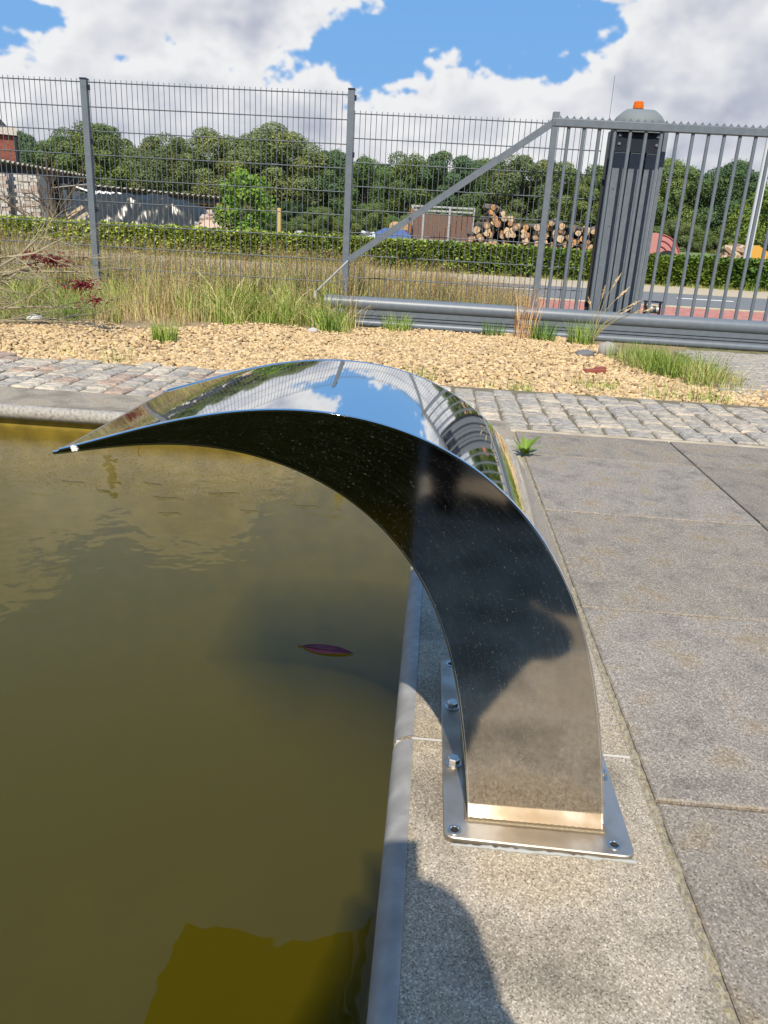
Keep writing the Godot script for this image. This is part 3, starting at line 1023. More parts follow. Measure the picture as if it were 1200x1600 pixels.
func build_grass() -> void:
	var r := RandomNumberGenerator.new()
	r.seed = 23
	var kinds := [
		tuft(r, 18, 0.46, 0.10, 0.55, 0.0055, STRAW, TAN, 0.6),
		tuft(r, 20, 0.54, 0.09, 0.45, 0.0050, STRAW, LIME, 0.55),
		tuft(r, 22, 0.38, 0.11, 0.80, 0.0105, GREEN, LIME),
		tuft(r, 20, 0.46, 0.09, 1.15, 0.0100, LIME, GREEN, 0.05),
		tuft(r, 22, 0.24, 0.13, 1.0, 0.0055, TAN, STRAW),
		tuft(r, 18, 0.36, 0.13, 0.9, 0.0050, Color(0.42, 0.26, 0.16), STRAW, 0.35),
		tuft(r, 14, 0.58, 0.06, 1.6, 0.0100, LIME, STRAW),
		tuft(r, 22, 0.30, 0.12, 0.6, 0.0060, GREEN, DEEP)]
	# in front of the fence, left of the gate
	scatter("tall_grass", "tall dry and green grass standing before the mesh fence", kinds, func(q):
		var x: float = q.randf_range(-5.6, -0.75)
		var z: float = q.randf_range(-7.75, -5.45)
		var edge := -5.88 - 0.85 * smoothstep(-2.7, -1.3, x) + 0.12 * sin(x * 6.0) + 0.08 * sin(x * 17.0)
		if z > edge:
			return []
		var inn := clampf((edge - z) / 0.9, 0.0, 1.0)
		var k := 0
		var u: float = q.randf()
		var green := 0.5 + 0.5 * sin(x * 3.1 + 1.4) * cos(z * 2.3 + x)
		if x > -2.0:
			green += 0.45
		elif x > -2.75:
			green -= 0.35
		if u < 0.15:
			k = [0, 1, 5][q.randi() % 3]
		elif u < 0.15 + 0.68 * green:
			k = [2, 2, 3, 3, 6, 7][q.randi() % 6]
		else:
			k = [0, 1, 4, 5, 5][q.randi() % 5] if x > -2.75 else [7, 2, 4, 5][q.randi() % 4]
		return [x, z, k, lerpf(0.42, 0.92, inn) * (0.8 if x < -2.6 else 1.0)], 1700, r, 0.65, 1.25)
	# behind the fence, up to the pavement
	scatter("verge_grass", "feathery tan and green grass behind the mesh fence", kinds, func(q):
		var x: float = q.randf_range(-9.5, 1.35) if q.randf() < 0.72 else q.randf_range(-1.1, 1.1)
		var z: float = q.randf_range(-10.9, -7.85)
		if x > 0.5 and q.randf() < (x - 0.5) * 0.9:
			return []
		var k := 0
		var u: float = q.randf()
		if x < -0.9:
			k = [0, 1, 1, 5, 0, 2][q.randi() % 6]
		else:
			k = [2, 3, 3, 2, 1, 0][q.randi() % 6] if z > -9.0 else [0, 1, 5, 0][q.randi() % 4]
		return [x, z, k, (1.22 if x < -0.9 else (0.66 if z > -9.0 else 1.08)) * (1.0 - 0.25 * clampf(x, 0, 1))], 3300, r, 0.75, 1.1)
	# far verge in front of the hedge and rough meadow behind it
	var low := [tuft(r, 16, 0.22, 0.2, 0.7, 0.012, LIME, STRAW), tuft(r, 16, 0.28, 0.2, 0.7, 0.012, GREEN, LIME)]
	scatter("hedge_foot_grass", "short grass along the foot of the hedge", low, func(q):
		return [q.randf_range(-20, 17), q.randf_range(-22.3, -21.6), q.randi() % 2, q.randf_range(0.4, 1.0)], 900, r, 0.6, 1.1)
	var mead := [tuft(r, 14, 0.5, 0.5, 0.6, 0.03, Color(0.11, 0.17, 0.035), LIME), tuft(r, 14, 0.6, 0.5, 0.6, 0.03, Color(0.16, 0.19, 0.06), STRAW)]
	scatter("meadow_grass", "uncut grass of the yard behind the hedge", mead, func(q):
		return [q.randf_range(-22, 26), q.randf_range(-58, -24.0), 0 if q.randf() < 0.7 else 1, q.randf_range(0.8, 1.35)], 4200, r, 0.7, 1.2)
	# tufts that stand alone
	var lone := [
		["bright green grass tuft alone on the gravel left of the steel blade", -1.86, -5.32, 0.21, 0.085, 130, GREEN, LIME],
		["thin pale weeds at the gravel edge left of the blade", -1.75, -4.22, 0.15, 0.09, 16, GREEN, LIME],
		["sparse weed at the far left by the cobbles", -2.12, -4.4, 0.14, 0.08, 12, LIME, STRAW],
		["flat yellowish weed patch in the middle of the gravel", -0.24, -6.1, 0.07, 0.16, 40, LIME, STRAW],
		["small leafy weed just behind the top of the blade", -0.06, -4.25, 0.12, 0.09, 34, LIME, GREEN],
		["thin weed at the cobble edge right of the blade", 0.32, -4.2, 0.09, 0.07, 16, LIME, STRAW],
		["bushy green weed at the cobble edge", 0.47, -4.14, 0.10, 0.07, 38, GREEN, LIME],
		["wide low weed patch beside the red scrap", 0.93, -4.48, 0.09, 0.14, 70, LIME, GREEN],
		["spiky weed on the gravel beside the big green clump", 1.26, -4.25, 0.13, 0.10, 26, GREEN, LIME],
		["green weed where gravel and cobbles meet at the right", 1.50, -4.2, 0.14, 0.12, 44, GREEN, LIME],
		["tiny dry weed between two cobbles at the right", 1.36, -3.62, 0.05, 0.05, 22, LIME, STRAW],
		["dark green clump before the left end of the bottom beam", -0.90, -6.85, 0.27, 0.10, 120, GREEN, DEEP],
		["bright grass clump before the beam beside the dry reeds", -0.34, -7.15, 0.24, 0.14, 130, LIME, GREEN],
		["feathery green clump before the beam under the end post", 0.93, -6.85, 0.27, 0.11, 130, GREEN, DEEP],
		["feathery green clump before the beam under the grey column", 1.24, -6.75, 0.30, 0.12, 140, GREEN, LIME],
		["thin green clump before the beam in the middle", 0.52, -7.1, 0.22, 0.10, 70, GREEN, DEEP],
	]
	for s in lone:
		var m := tuft(r, int(s[5] * 2.4), s[3] * (0.92 if s[3] < 0.2 else 0.78), s[4] * 1.0, 0.6, 0.0036 if s[3] < 0.2 else 0.0042, s[6], s[7])
		var o := part("grass_tuft", m, M.grass, self, Vector3(s[1], ground_y(s[1], s[2]) + 0.005, s[2]))
		tag(o, s[0], "grass", "weeds and tufts on the gravel")
	var big := [tuft(r, 110, 0.25, 0.14, 0.7, 0.0042, LIME, GREEN), tuft(r, 90, 0.20, 0.16, 0.9, 0.0042, GREEN, STRAW)]
	scatter("green_clump", "big bright green grass clump by the driveway at the right", big, func(q):
		var t: float = q.randf()
		return [lerpf(1.40, 1.86, t) + q.randf_range(-0.12, 0.12), lerpf(-5.8, -5.0, t) + q.randf_range(-0.35, 0.35), q.randi() % 2, 0.95], 46, r, 0.7, 1.05)
	# dry reeds: orange stalks and feather-headed grass before the column
	var rd := thing("dry_stalks", "orange brown dry stalks rising before the left end of the gate", "dry grass", Vector3(0.78, -0.09, -7.0))
	part("stalks", tuft(r, 110, 0.47, 0.11, 0.3, 0.005, Color(0.66, 0.36, 0.15), Color(0.68, 0.47, 0.26), 0.6), M.grass, rd)
	var fx := thing("feather_grass", "tan feather headed grass leaning before the grey gate column", "dry grass", Vector3(1.33, -0.09, -6.7))
	var heads := [[Vector3(0.10, 0.50, 0), 0.15], [Vector3(0.17, 0.42, -0.05), 0.14], [Vector3(0.25, 0.36, 0.04), 0.12], [Vector3(0.30, 0.30, -0.03), 0.12], [Vector3(0.19, 0.30, 0.05), 0.12], [Vector3(-0.06, 0.34, 0), 0.1], [Vector3(0.40, 0.33, 0), 0.1], [Vector3(0.02, 0.42, 0.03), 0.12]]
	for h in heads:
		var g := Geo.new()
		g.col = Color(0.40, 0.34, 0.16)
		var e: Vector3 = h[0]
		var p := []
		for i in 7:
			var t := i / 6.0
			p.append(Vector3(e.x * t * t, e.y * (1.25 * t - 0.25 * t * t), e.z * t))
		g.tube(p, [0.0035, 0.0033, 0.003, 0.0028, 0.0025, 0.0022, 0.002], 5)
		var d: Vector3 = (p[6] - p[5]).normalized()
		for m in 90:
			g.col = Color(0.74, 0.58, 0.37) * r.randf_range(0.75, 1.2)
			var o: Vector3 = p[6] + d * (float(h[1]) * m / 90.0 - 0.02)
			var ra := (d * 1.3 + Vector3(r.randf_range(-1, 1), r.randf_range(-1, 1), r.randf_range(-1, 1)) * 0.8).normalized()
			var rs := ra.cross(Vector3(r.randf_range(-1, 1), 0.3, r.randf_range(-1, 1))).normalized()
			g.tri(o - rs * 0.0045, o + rs * 0.0045, o + ra * 0.026 * (1.1 - absf(m / 45.0 - 0.8)))
		part("feathery_stalk", g.mesh(), M.grass, fx)
	# weed in the slab joint
	var wd := thing("joint_weed", "small green weed with broad leaves in the joint beside the rim", "weed", Vector3(0.347, -0.004, -2.66))
	for k in 17:
		var g := Geo.new()
		g.col = Color(0.17, 0.27, 0.035) * r.randf_range(0.6, 1.25)
		var a := k * 2.4
		var d := Vector3(cos(a), 0, sin(a))
		var s := Vector3(-sin(a), 0, cos(a)) * r.randf_range(0.005, 0.010)
		var l := r.randf_range(0.03, 0.085)
		var p := []
		var tall := r.randf_range(0.7, 1.5)
		for i in 5:
			var t := i / 4.0
			p.append(d * l * t * 0.85 + Vector3(0, l * (tall * t - 0.6 * t * t) + 0.004, 0))
		var wv := [0.15, 0.8, 1.0, 0.7, 0.02]
		for i in 4:
			g.quad(p[i] - s * wv[i], p[i] + s * wv[i], p[i + 1] + s * wv[i + 1], p[i + 1] - s * wv[i + 1])
		part("leaf", g.mesh(), M.leaf, wd)

func build_small_things() -> void:
	var r := RandomNumberGenerator.new()
	r.seed = 37
	# floating leaf
	var lf := thing("floating_leaf", "dark red pointed leaf floating on the murky water", "leaf", Vector3(-0.165, -0.0852, -1.352), -0.12)
	var g := Geo.new()
	var edge := []
	for i in 13:
		var t := i / 12.0
		edge.append(0.017 * pow(sin(PI * pow(t, 0.8)), 0.9) + (0.001 if t < 0.9 else 0.0))
	for i in 12:
		for s in [-1, 1]:
			for q in 2:
				g.col = Color(0.30, 0.030, 0.040).lerp(Color(0.11, 0.018, 0.04), clampf(r.randf() * 0.5 + (0.5 if s < 0 else 0.0), 0, 1))
				var x0 := -0.052 + 0.104 * i / 12.0
				var x1 := -0.052 + 0.104 * (i + 1) / 12.0
				var f0 := q * 0.5
				var f1 := (q + 1) * 0.5
				var yy := func(f: float, x: float) -> float: return 0.0002 + 0.0016 * f * f + 0.0008 * sin(x * 60.0) * f
				var a := Vector3(x0, yy.call(f0, x0), s * edge[i] * f0)
				var b := Vector3(x1, yy.call(f0, x1), s * edge[i + 1] * f0)
				var c := Vector3(x1, yy.call(f1, x1), s * edge[i + 1] * f1)
				var d := Vector3(x0, yy.call(f1, x0), s * edge[i] * f1)
				if s > 0:
					g.quad(a, d, c, b)
				else:
					g.quad(a, b, c, d)
	part("blade", g.mesh(), vmat(0.6, Color(0, 0, 0), 0.3), lf)
	g = Geo.new()
	g.tube([Vector3(-0.062, 0.0008, 0.001), Vector3(-0.03, 0.0008, 0), Vector3(0.048, 0.0008, 0)], [0.0012, 0.001, 0.0004], 5)
	part("midrib", g.mesh(), mat(Color(0.16, 0.05, 0.03), 0.5), lf)
	# floating twigs
	var spots := [[-1.10, -2.26], [-0.98, -2.2], [-0.77, -2.18], [-0.72, -2.05], [-0.62, -2.26], [-0.50, -2.12], [-0.86, -2.3], [-0.35, -2.2]]
	for k in spots.size():
		var t := part("floating_twig", null, mat(Color(0.045, 0.038, 0.018), 0.7), self, Vector3(spots[k][0], -0.0845, spots[k][1]), Vector3(0, r.randf_range(-0.5, 0.5), 0))
		g = Geo.new()
		var l := r.randf_range(0.025, 0.05)
		g.tube([Vector3(-l, 0, 0), Vector3(-l * 0.3, 0.002, 0.008), Vector3(l * 0.4, 0, -0.006), Vector3(l, 0.001, 0.004)], [0.0007, 0.0011, 0.001, 0.0005], 5)
		g.tube([Vector3(-l * 0.3, 0.002, 0.008), Vector3(-l * 0.1, 0.002, 0.02)], [0.0008, 0.0004], 4)
		t.mesh = g.mesh()
		tag(t, ["thin dark twig floating leftmost below the blade tip", "short twig floating just right of the leftmost one below the tip", "thin twig floating nearest the post's mirror image on the water", "twig floating nearest the viewer among those below the tip", "thin twig floating close under the steel tip's shadowed edge", "twig floating right of the nearest one and below the arch", "twig floating farthest back near the far rim", "rightmost twig floating under the steel arch"][k], "twig", "twigs floating on the pond")
	# stones and scraps on the gravel
	var sl := [["white rounded stone lying at the foot of the dry shrub", -2.96, -5.66, Vector3(0.085, 0.05, 0.06), Color(0.66, 0.64, 0.58)],
		["flat dark grey stone beside the pale pointed stone", 1.13, -5.95, Vector3(0.085, 0.03, 0.06), Color(0.14, 0.14, 0.15)],
		["pale grey pointed stone near the beam", 1.33, -6.1, Vector3(0.08, 0.075, 0.06), Color(0.33, 0.31, 0.28)],
		["small pale stone half buried before the tall grass", -1.02, -6.55, Vector3(0.05, 0.03, 0.04), Color(0.45, 0.42, 0.38)]]
	for s in sl:
		var o := part("stone", pebble(r), mat(s[4], 0.85), self, Vector3(s[1], ground_y(s[1], s[2]) + s[3].y * 0.45, s[2]), Vector3(0.1, r.randf_range(-0.4, 0.4), 0.12))
		o.scale = s[3]
		tag(o, s[0], "stone")
	g = Geo.new()
	g.block(Vector3(0, 0.012, 0), Vector3(0.13, 0.022, 0.05), 0.004, 0.006, r)
	g.block(Vector3(0.05, 0.02, -0.02), Vector3(0.07, 0.02, 0.05), 0.004, 0.006, r, Basis(Vector3.UP, 0.5))
	var scrap := part("brick_scrap", g.mesh(), mat(Color(0.24, 0.065, 0.045), 0.85), self, Vector3(1.05, ground_y(1.05, -5.1) + 0.004, -5.1), Vector3(0, 0.15, 0.06))
	tag(scrap, "dull red scrap of brick lying among weeds on the gravel", "brick scrap")

# ---------------------------------------------------------------- dry shrub at the left edge
func build_shrub() -> void:
	var r := RandomNumberGenerator.new()
	r.seed = 58
	var t := thing("dry_shrub", "bare lichen covered shrub with a few dark red leaf clusters at the left", "shrub", Vector3(-3.75, -0.05, -5.35))
	var bm := tri_tex(mat(Color(1, 1, 1), 0.9), ntex(FastNoiseLite.TYPE_SIMPLEX, 0.1, 4, [[0.0, Color(0.15, 0.12, 0.09)], [0.5, Color(0.33, 0.29, 0.22)], [0.72, Color(0.42, 0.36, 0.16)], [1.0, Color(0.48, 0.45, 0.38)]], 256, 60), 0.12)
	var ends := []
	for k in 10:
		var g := Geo.new()
		var a := r.randf_range(-0.55, 0.55)
		grow(g, r, Vector3(r.randf_range(-0.1, 0.1), 0.0, r.randf_range(-0.15, 0.15)), Vector3(cos(a), r.randf_range(0.1, 0.75), sin(a)).normalized(), r.randf_range(0.85, 1.45), 0.017, 3, ends)
		part("branch", g.mesh(), bm, t)
	for c in [[Vector3(1.10, 0.47, -0.05), 0.15, 260], [Vector3(1.33, 0.33, 0.02), 0.11, 180], [Vector3(0.98, 0.50, 0.0), 0.08, 80], [Vector3(1.46, 0.24, 0.1), 0.10, 60]]:
		var g := Geo.new()
		for k in c[2]:
			g.col = Color(0.13, 0.012, 0.022).lerp(Color(0.24, 0.03, 0.035), r.randf())
			var o: Vector3 = c[0] + Vector3(r.randf_range(-1, 1) * 1.5, r.randf_range(-0.5, 0.5), r.randf_range(-1, 1)) * c[1] * r.randf()
			var d := Vector3(r.randf_range(-1, 1), r.randf_range(-0.9, 0.4), r.randf_range(-1, 1)).normalized()
			var s := d.cross(Vector3(r.randf_range(-1, 1), 1, r.randf_range(-1, 1))).normalized()
			var l := r.randf_range(0.03, 0.06)
			g.tri(o - s * 0.006, o + s * 0.006, o + d * l)
		part("red_leaves", g.mesh(), M.leaf, t)

func grow(g: Geo, r: RandomNumberGenerator, from: Vector3, dir: Vector3, len: float, rad: float, depth: int, ends: Array) -> void:
	var p := [from]
	var rr := [rad]
	var d := dir
	var n := 6
	for i in n:
		d = (d + Vector3(r.randf_range(-1, 1), r.randf_range(-0.95, 0.75), r.randf_range(-1, 1)) * 0.36).normalized()
		if from.y + d.y * len < 0.02:
			d.y = absf(d.y) * 0.3
		p.append(p[-1] + d * len / n)
		rr.append(rad * (1.0 - 0.75 * (i + 1) / n))
		if depth > 0 and i > 0:
			for q in (2 if r.randf() < 0.35 else 1):
				var e := (d + Vector3(r.randf_range(-1, 1), r.randf_range(-0.7, 0.9), r.randf_range(-1, 1)) * 0.8).normalized()
				grow(g, r, p[-1], e, len * r.randf_range(0.25, 0.5), rr[-1] * 0.62, depth - 1, ends)
	g.tube(p, rr, 4 if depth < 2 else 6, false)

# ---------------------------------------------------------------- fence and gate
const FZ := -7.8
const GZ := -7.5

func fence_panel(x0: float, x1: float, top: float, label: String) -> void:
	var t := thing("mesh_fence", label, "fence", Vector3(x0, 0, FZ), 0.0, "double rod mesh fence panels")
	var w := x1 - x0
	var low := -0.06
	var up := tube_mesh(Vector3(0, low, 0), Vector3(0, top + 0.026, 0), 0.0033, 5)
	var n := int(w / 0.05)
	for k in n + 1:
		part("vertical_wire", up, M.wire, t, Vector3(w / 2 + (k - n / 2.0) * 0.05, 0, 0))
	var g := Geo.new()
	for s in [-1, 1]:
		g.tube([Vector3(0, 0, s * 0.0073), Vector3(w, 0, s * 0.0073)], [0.0042, 0.0042], 5)
	var across := g.mesh()
	var y := top
	while y > low + 0.05:
		part("horizontal_wire", across, M.wire, t, Vector3(0, y, 0))
		y -= 0.204

func fence_post(x: float, top: float, label: String) -> void:
	var t := thing("fence_post", label, "fence post", Vector3(x, -0.16, FZ + 0.03), 0.0, "grey fence posts")
	var g := Geo.new()
	g.block(Vector3(0, (top + 0.16) / 2, 0), Vector3(0.058, top + 0.16, 0.05), 0.003)
	part("post", g.mesh(), M.anthracite, t)
	g = Geo.new()
	g.block(Vector3(0, top + 0.166, 0), Vector3(0.064, 0.014, 0.056), 0.004)
	part("cap", g.mesh(), M.dark_blue, t)
	for y in [0.35, 0.95, 1.55, top + 0.10]:
		g = Geo.new()
		g.block(Vector3(0.036, y, -0.016), Vector3(0.016, 0.045, 0.022), 0.003)
		part("clamp", g.mesh(), M.dark_blue, t)
		g = Geo.new()
		g.lathe(Vector3.ZERO, [Vector2(0.005, 0), Vector2(0.004, 0.003), Vector2(0.0005, 0.0035)], 8)
		part("screw", g.mesh(), M.bolt, t, Vector3(-0.012, y, 0.0252), Vector3(PI / 2, 0, 0))

func build_fence() -> void:
	fence_panel(-5.86, -3.405, 1.885, "grey wire mesh fence panel at the left edge beyond the left post")
	fence_panel(-3.345, -0.935, 1.885, "tall grey wire mesh fence panel between the two posts")
	fence_panel(-0.875, 1.38, 1.735, "lower grey wire mesh fence panel between the middle post and the gate column")
	fence_post(-3.375, 1.90, "grey steel fence post at the left above the red leaves")
	fence_post(-0.905, 1.92, "grey steel fence post in the middle above the beam end")

func build_gate() -> void:
	var t := thing("sliding_gate", "grey steel sliding gate with round bars, diagonal brace and heavy bottom beam", "gate", Vector3(0, 0, GZ))
	var g := Geo.new()
	g.block(Vector3(0.905, 0.94, 0), Vector3(0.052, 1.60, 0.05), 0.002)
	part("end_post", g.mesh(), M.anthracite, t)
	# top rail, slightly rounded
	g = Geo.new()
	var o := PackedVector2Array()
	for c in [[0.026, -0.026, -PI / 2], [0.026, 0.026, 0.0], [-0.026, 0.026, PI / 2], [-0.026, -0.026, PI]]:
		for k in 4:
			var a: float = c[2] + k * PI / 6.0
			o.append(Vector2(c[0] + cos(a) * 0.006, c[1] + sin(a) * 0.006))
	g.extrude(o, 0.0, -5.2)
	part("top_rail", g.mesh(), M.anthracite, t, Vector3(0.878, 1.704, 0), Vector3(0, -PI / 2, 0))
	g = Geo.new()
	g.block(Vector3(0.905, 1.755, 0), Vector3(0.056, 0.06, 0.056), 0.003)
	part("rail_end_cap", g.mesh(), M.anthracite, t)
	# scalloped comb on the rail
	g = Geo.new()
	var u := PackedVector2Array()
	var step := 0.0605
	for k in 83:
		for m in 7:
			var f := m / 7.0
			u.append(Vector2(0.94 + (k + f) * step, 1.739 + 0.026 * pow(absf(2.0 * f - 1.0), 2.2)))
	for i in u.size() - 1:
		var a := u[i]; var b := u[i + 1]
		for s in [0.002, -0.002]:
			var p0 := Vector3(a.x, 1.735, s); var p1 := Vector3(b.x, 1.735, s); var p2 := Vector3(b.x, b.y, s); var p3 := Vector3(a.x, a.y, s)
			if s > 0:
				g.quad(p0, p1, p2, p3)
			else:
				g.quad(p1, p0, p3, p2)
		g.quad(Vector3(a.x, a.y, 0.002), Vector3(b.x, b.y, 0.002), Vector3(b.x, b.y, -0.002), Vector3(a.x, a.y, -0.002))
	part("toothed_comb", g.mesh(), M.anthracite, t)
	# bars
	var bar := tube_mesh(Vector3(0, 0.15, 0), Vector3(0, 1.674, 0), 0.0155, 12)
	for k in 31:
		part("bar", bar, M.anthracite, t, Vector3(1.026 + k * 0.1325, 0, 0))
	# diagonal brace and its threaded rod
	g = Geo.new()
	var A := Vector3(0.885, 1.70, 0.0)
	var B := Vector3(-0.845, 0.475, 0.0)
	var d := (B - A).normalized()
	g.block(Vector3.ZERO, Vector3(0.056, (B - A).length(), 0.045), 0.003, 0.0, null, Basis(d.cross(Vector3(0, 0, 1)), d, Vector3(0, 0, 1)))
	part("diagonal_brace", g.mesh(), M.anthracite, t, (A + B) / 2 + Vector3(0, 0, 0.002))
	part("threaded_rod", tube_mesh(B - d * 0.02, Vector3(-1.16, 0.155, 0), 0.011, 10), M.galvanised, t)
	part("brace_bolt", tube_mesh(Vector3(0.895, 1.70, 0.02), Vector3(0.895, 1.70, 0.034), 0.012, 10), M.bolt, t)
	part("brace_bolt", tube_mesh(Vector3(-0.3, 0.865, 0.02), Vector3(-0.3, 0.865, 0.03), 0.013, 10), M.bolt, t)
	g = Geo.new()
	g.block(Vector3(-1.15, 0.14, 0), Vector3(0.03, 0.07, 0.03), 0.003)
	part("rod_bracket", g.mesh(), M.galvanised, t)
	# bottom beam: round upper chord, recessed web, lower flange
	part("beam_tube", tube_mesh(Vector3(-1.06, 0.088, 0.0), Vector3(6.2, 0.088, 0.0), 0.066, 20), M.anthracite, t)
	g = Geo.new()
	g.box(Vector3(2.57, -0.02, 0.0), Vector3(7.2, 0.16, 0.085))
	part("beam_web", g.mesh(), M.anthracite, t)
	for q in [-0.012, -0.040]:
		g = Geo.new()
		g.box(Vector3(2.57, q, 0.0432), Vector3(7.2, 0.006, 0.004))
		part("beam_groove", g.mesh(), M.dark_blue, t)
	part("beam_flange", tube_mesh(Vector3(-1.05, -0.088, 0.022), Vector3(6.2, -0.088, 0.022), 0.036, 14), M.anthracite, t)
	# guide column behind the gate
	var c := thing("gate_column", "broad dark grey gate guide column with domed cap behind the gate bars", "gate column", Vector3(1.68, -0.16, -7.83))
	for k in 3:
		g = Geo.new()
		g.block(Vector3(-0.139 + k * 0.142, 0.85, 0.085), Vector3(0.108, 1.66, 0.05), 0.004)
		part("front_panel", g.mesh(), M.anthracite, c)
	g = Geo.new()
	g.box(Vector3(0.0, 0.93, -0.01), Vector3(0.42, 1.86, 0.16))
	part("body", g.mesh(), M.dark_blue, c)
	g = Geo.new()
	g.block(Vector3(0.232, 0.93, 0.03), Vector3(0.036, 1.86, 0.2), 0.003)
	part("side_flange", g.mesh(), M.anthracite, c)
	g = Geo.new()
	g.box(Vector3(0.206, 0.85, 0.113), Vector3(0.012, 1.64, 0.004))
	part("bright_edge", g.mesh(), M.bright_edge, c)
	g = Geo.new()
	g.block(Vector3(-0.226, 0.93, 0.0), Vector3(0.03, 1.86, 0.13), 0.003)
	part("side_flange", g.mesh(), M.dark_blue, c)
	g = Geo.new()
	g.block(Vector3(0.0, 1.785, 0.085), Vector3(0.41, 0.2, 0.05), 0.003)
	part("top_plate", g.mesh(), M.dark_blue, c)
	for x in [-0.165, 0.165]:
		for y in [1.75, 1.82]:
			part("roller_bolt", tube_mesh(Vector3(x, y, 0.109), Vector3(x, y, 0.12), 0.013, 10), M.anthracite, c)
	for y in [0.35, 1.43]:
		g = Geo.new()
		g.block(Vector3(-0.245, y, 0.04), Vector3(0.03, 0.05, 0.04), 0.004)
		part("hinge_lug", g.mesh(), M.dark_blue, c)
	for q in [[-0.16, 1.38], [-0.145, 1.06]]:
		part("screw", tube_mesh(Vector3(q[0], q[1], 0.108), Vector3(q[0], q[1], 0.115), 0.006, 8), M.bolt, c)
	# domed cap
	g = Geo.new()
	var lay := [[0.22, 0.155, 1.845], [0.222, 0.158, 1.935], [0.19, 0.135, 1.985], [0.145, 0.10, 2.024], [0.125, 0.088, 2.036], [0.0, 0.0, 2.038]]
	for i in lay.size() - 1:
		for k in 24:
			var pts := []
			var nn := []
			for q in [[i, k], [i, k + 1], [i + 1, k + 1], [i + 1, k]]:
				var L: Array = lay[q[0]]
				var an: float = -TAU * q[1] / 24.0
				var cx := signf(cos(an)) * pow(absf(cos(an)), 0.45)
				var cz := signf(sin(an)) * pow(absf(sin(an)), 0.45)
				pts.append(Vector3(cx * L[0], L[2], cz * L[1] + 0.0))
				nn.append(Vector3(cx, [0.0, 0.25, 0.9, 2.0, 4.0, 9.0][q[0]], cz).normalized())
			g.quad_n(pts, nn)
	part("domed_cap", g.mesh(), M.pale_dome, c)
	var be := thing("warning_beacon", "orange warning beacon on top of the gate column", "beacon", Vector3(1.66, 1.878, -7.83))
	g = Geo.new()
	g.lathe(Vector3.ZERO, [Vector2(0.052, 0), Vector2(0.052, 0.012), Vector2(0.046, 0.014)], 18)
	part("base_ring", g.mesh(), M.dark_blue, be)
	g = Geo.new()
	g.lathe(Vector3.ZERO, [Vector2(0.045, 0.012), Vector2(0.043, 0.05), Vector2(0.038, 0.084), Vector2(0.033, 0.09), Vector2(0.0, 0.092)], 18)
	part("lens", g.mesh(), M.orange_lens, be)
	be.scale = Vector3(1.0, 0.78, 1.0)
	for k in 10:
		g = Geo.new()
		var an := TAU * k / 10.0
		g.tube([Vector3(cos(an) * 0.046, 0.016, sin(an) * 0.046), Vector3(cos(an) * 0.0395, 0.084, sin(an) * 0.0395)], [0.002, 0.002], 4)
		part("lens_rib", g.mesh(), M.orange_lens, be)
	var an2 := part("whip_antenna", tube_mesh(Vector3.ZERO, Vector3(-0.004, 0.40, 0), 0.0022, 5), M.wire, self, Vector3(1.415, 1.74, -7.8))
	tag(an2, "thin whip antenna standing up left of the domed cap", "antenna")
	# small roller stand behind the beam
	var rs := thing("roller_stand", "small dark roller bracket behind the beam right of the column", "bracket", Vector3(2.08, -0.16, -7.86))
	for x in [-0.07, 0.07]:
		g = Geo.new()
		g.block(Vector3(x, 0.2, 0), Vector3(0.014, 0.4, 0.05), 0.002)
		part("upright", g.mesh(), M.dark_blue, rs)
	g = Geo.new()
	g.block(Vector3(0, 0.405, 0), Vector3(0.17, 0.014, 0.06), 0.002)
	part("crosspiece", g.mesh(), M.dark_blue, rs)
	part("roller", tube_mesh(Vector3(-0.055, 0.33, 0), Vector3(0.055, 0.33, 0), 0.035, 12), M.galvanised, rs)
	# driveway stones at the right, under the gate
	var dv := setting("driveway", "dark block paving of the gateway at the right")
	var r := RandomNumberGenerator.new()
	r.seed = 12
	var kinds := []
	for k in 5:
		g = Geo.new()
		g.block(Vector3.ZERO, Vector3(0.196, 0.06, 0.096), 0.006, 0.003, r)
		kinds.append(g.mesh())
	for j in 22:
		for i in 9:
			part("paving_block", kinds[r.randi() % 5], M["cobble_%d" % [3, 1, 5][r.randi() % 3]], dv, Vector3(2.08 + i * 0.2 + (0.1 if j % 2 else 0.0) - (0.25 if j < 6 else 0.0), -0.085 + r.randf_range(-0.003, 0.003), -4.55 - j * 0.1 - (0.0)), Vector3(r.randf_range(-0.02, 0.02), 0, r.randf_range(-0.02, 0.02)))

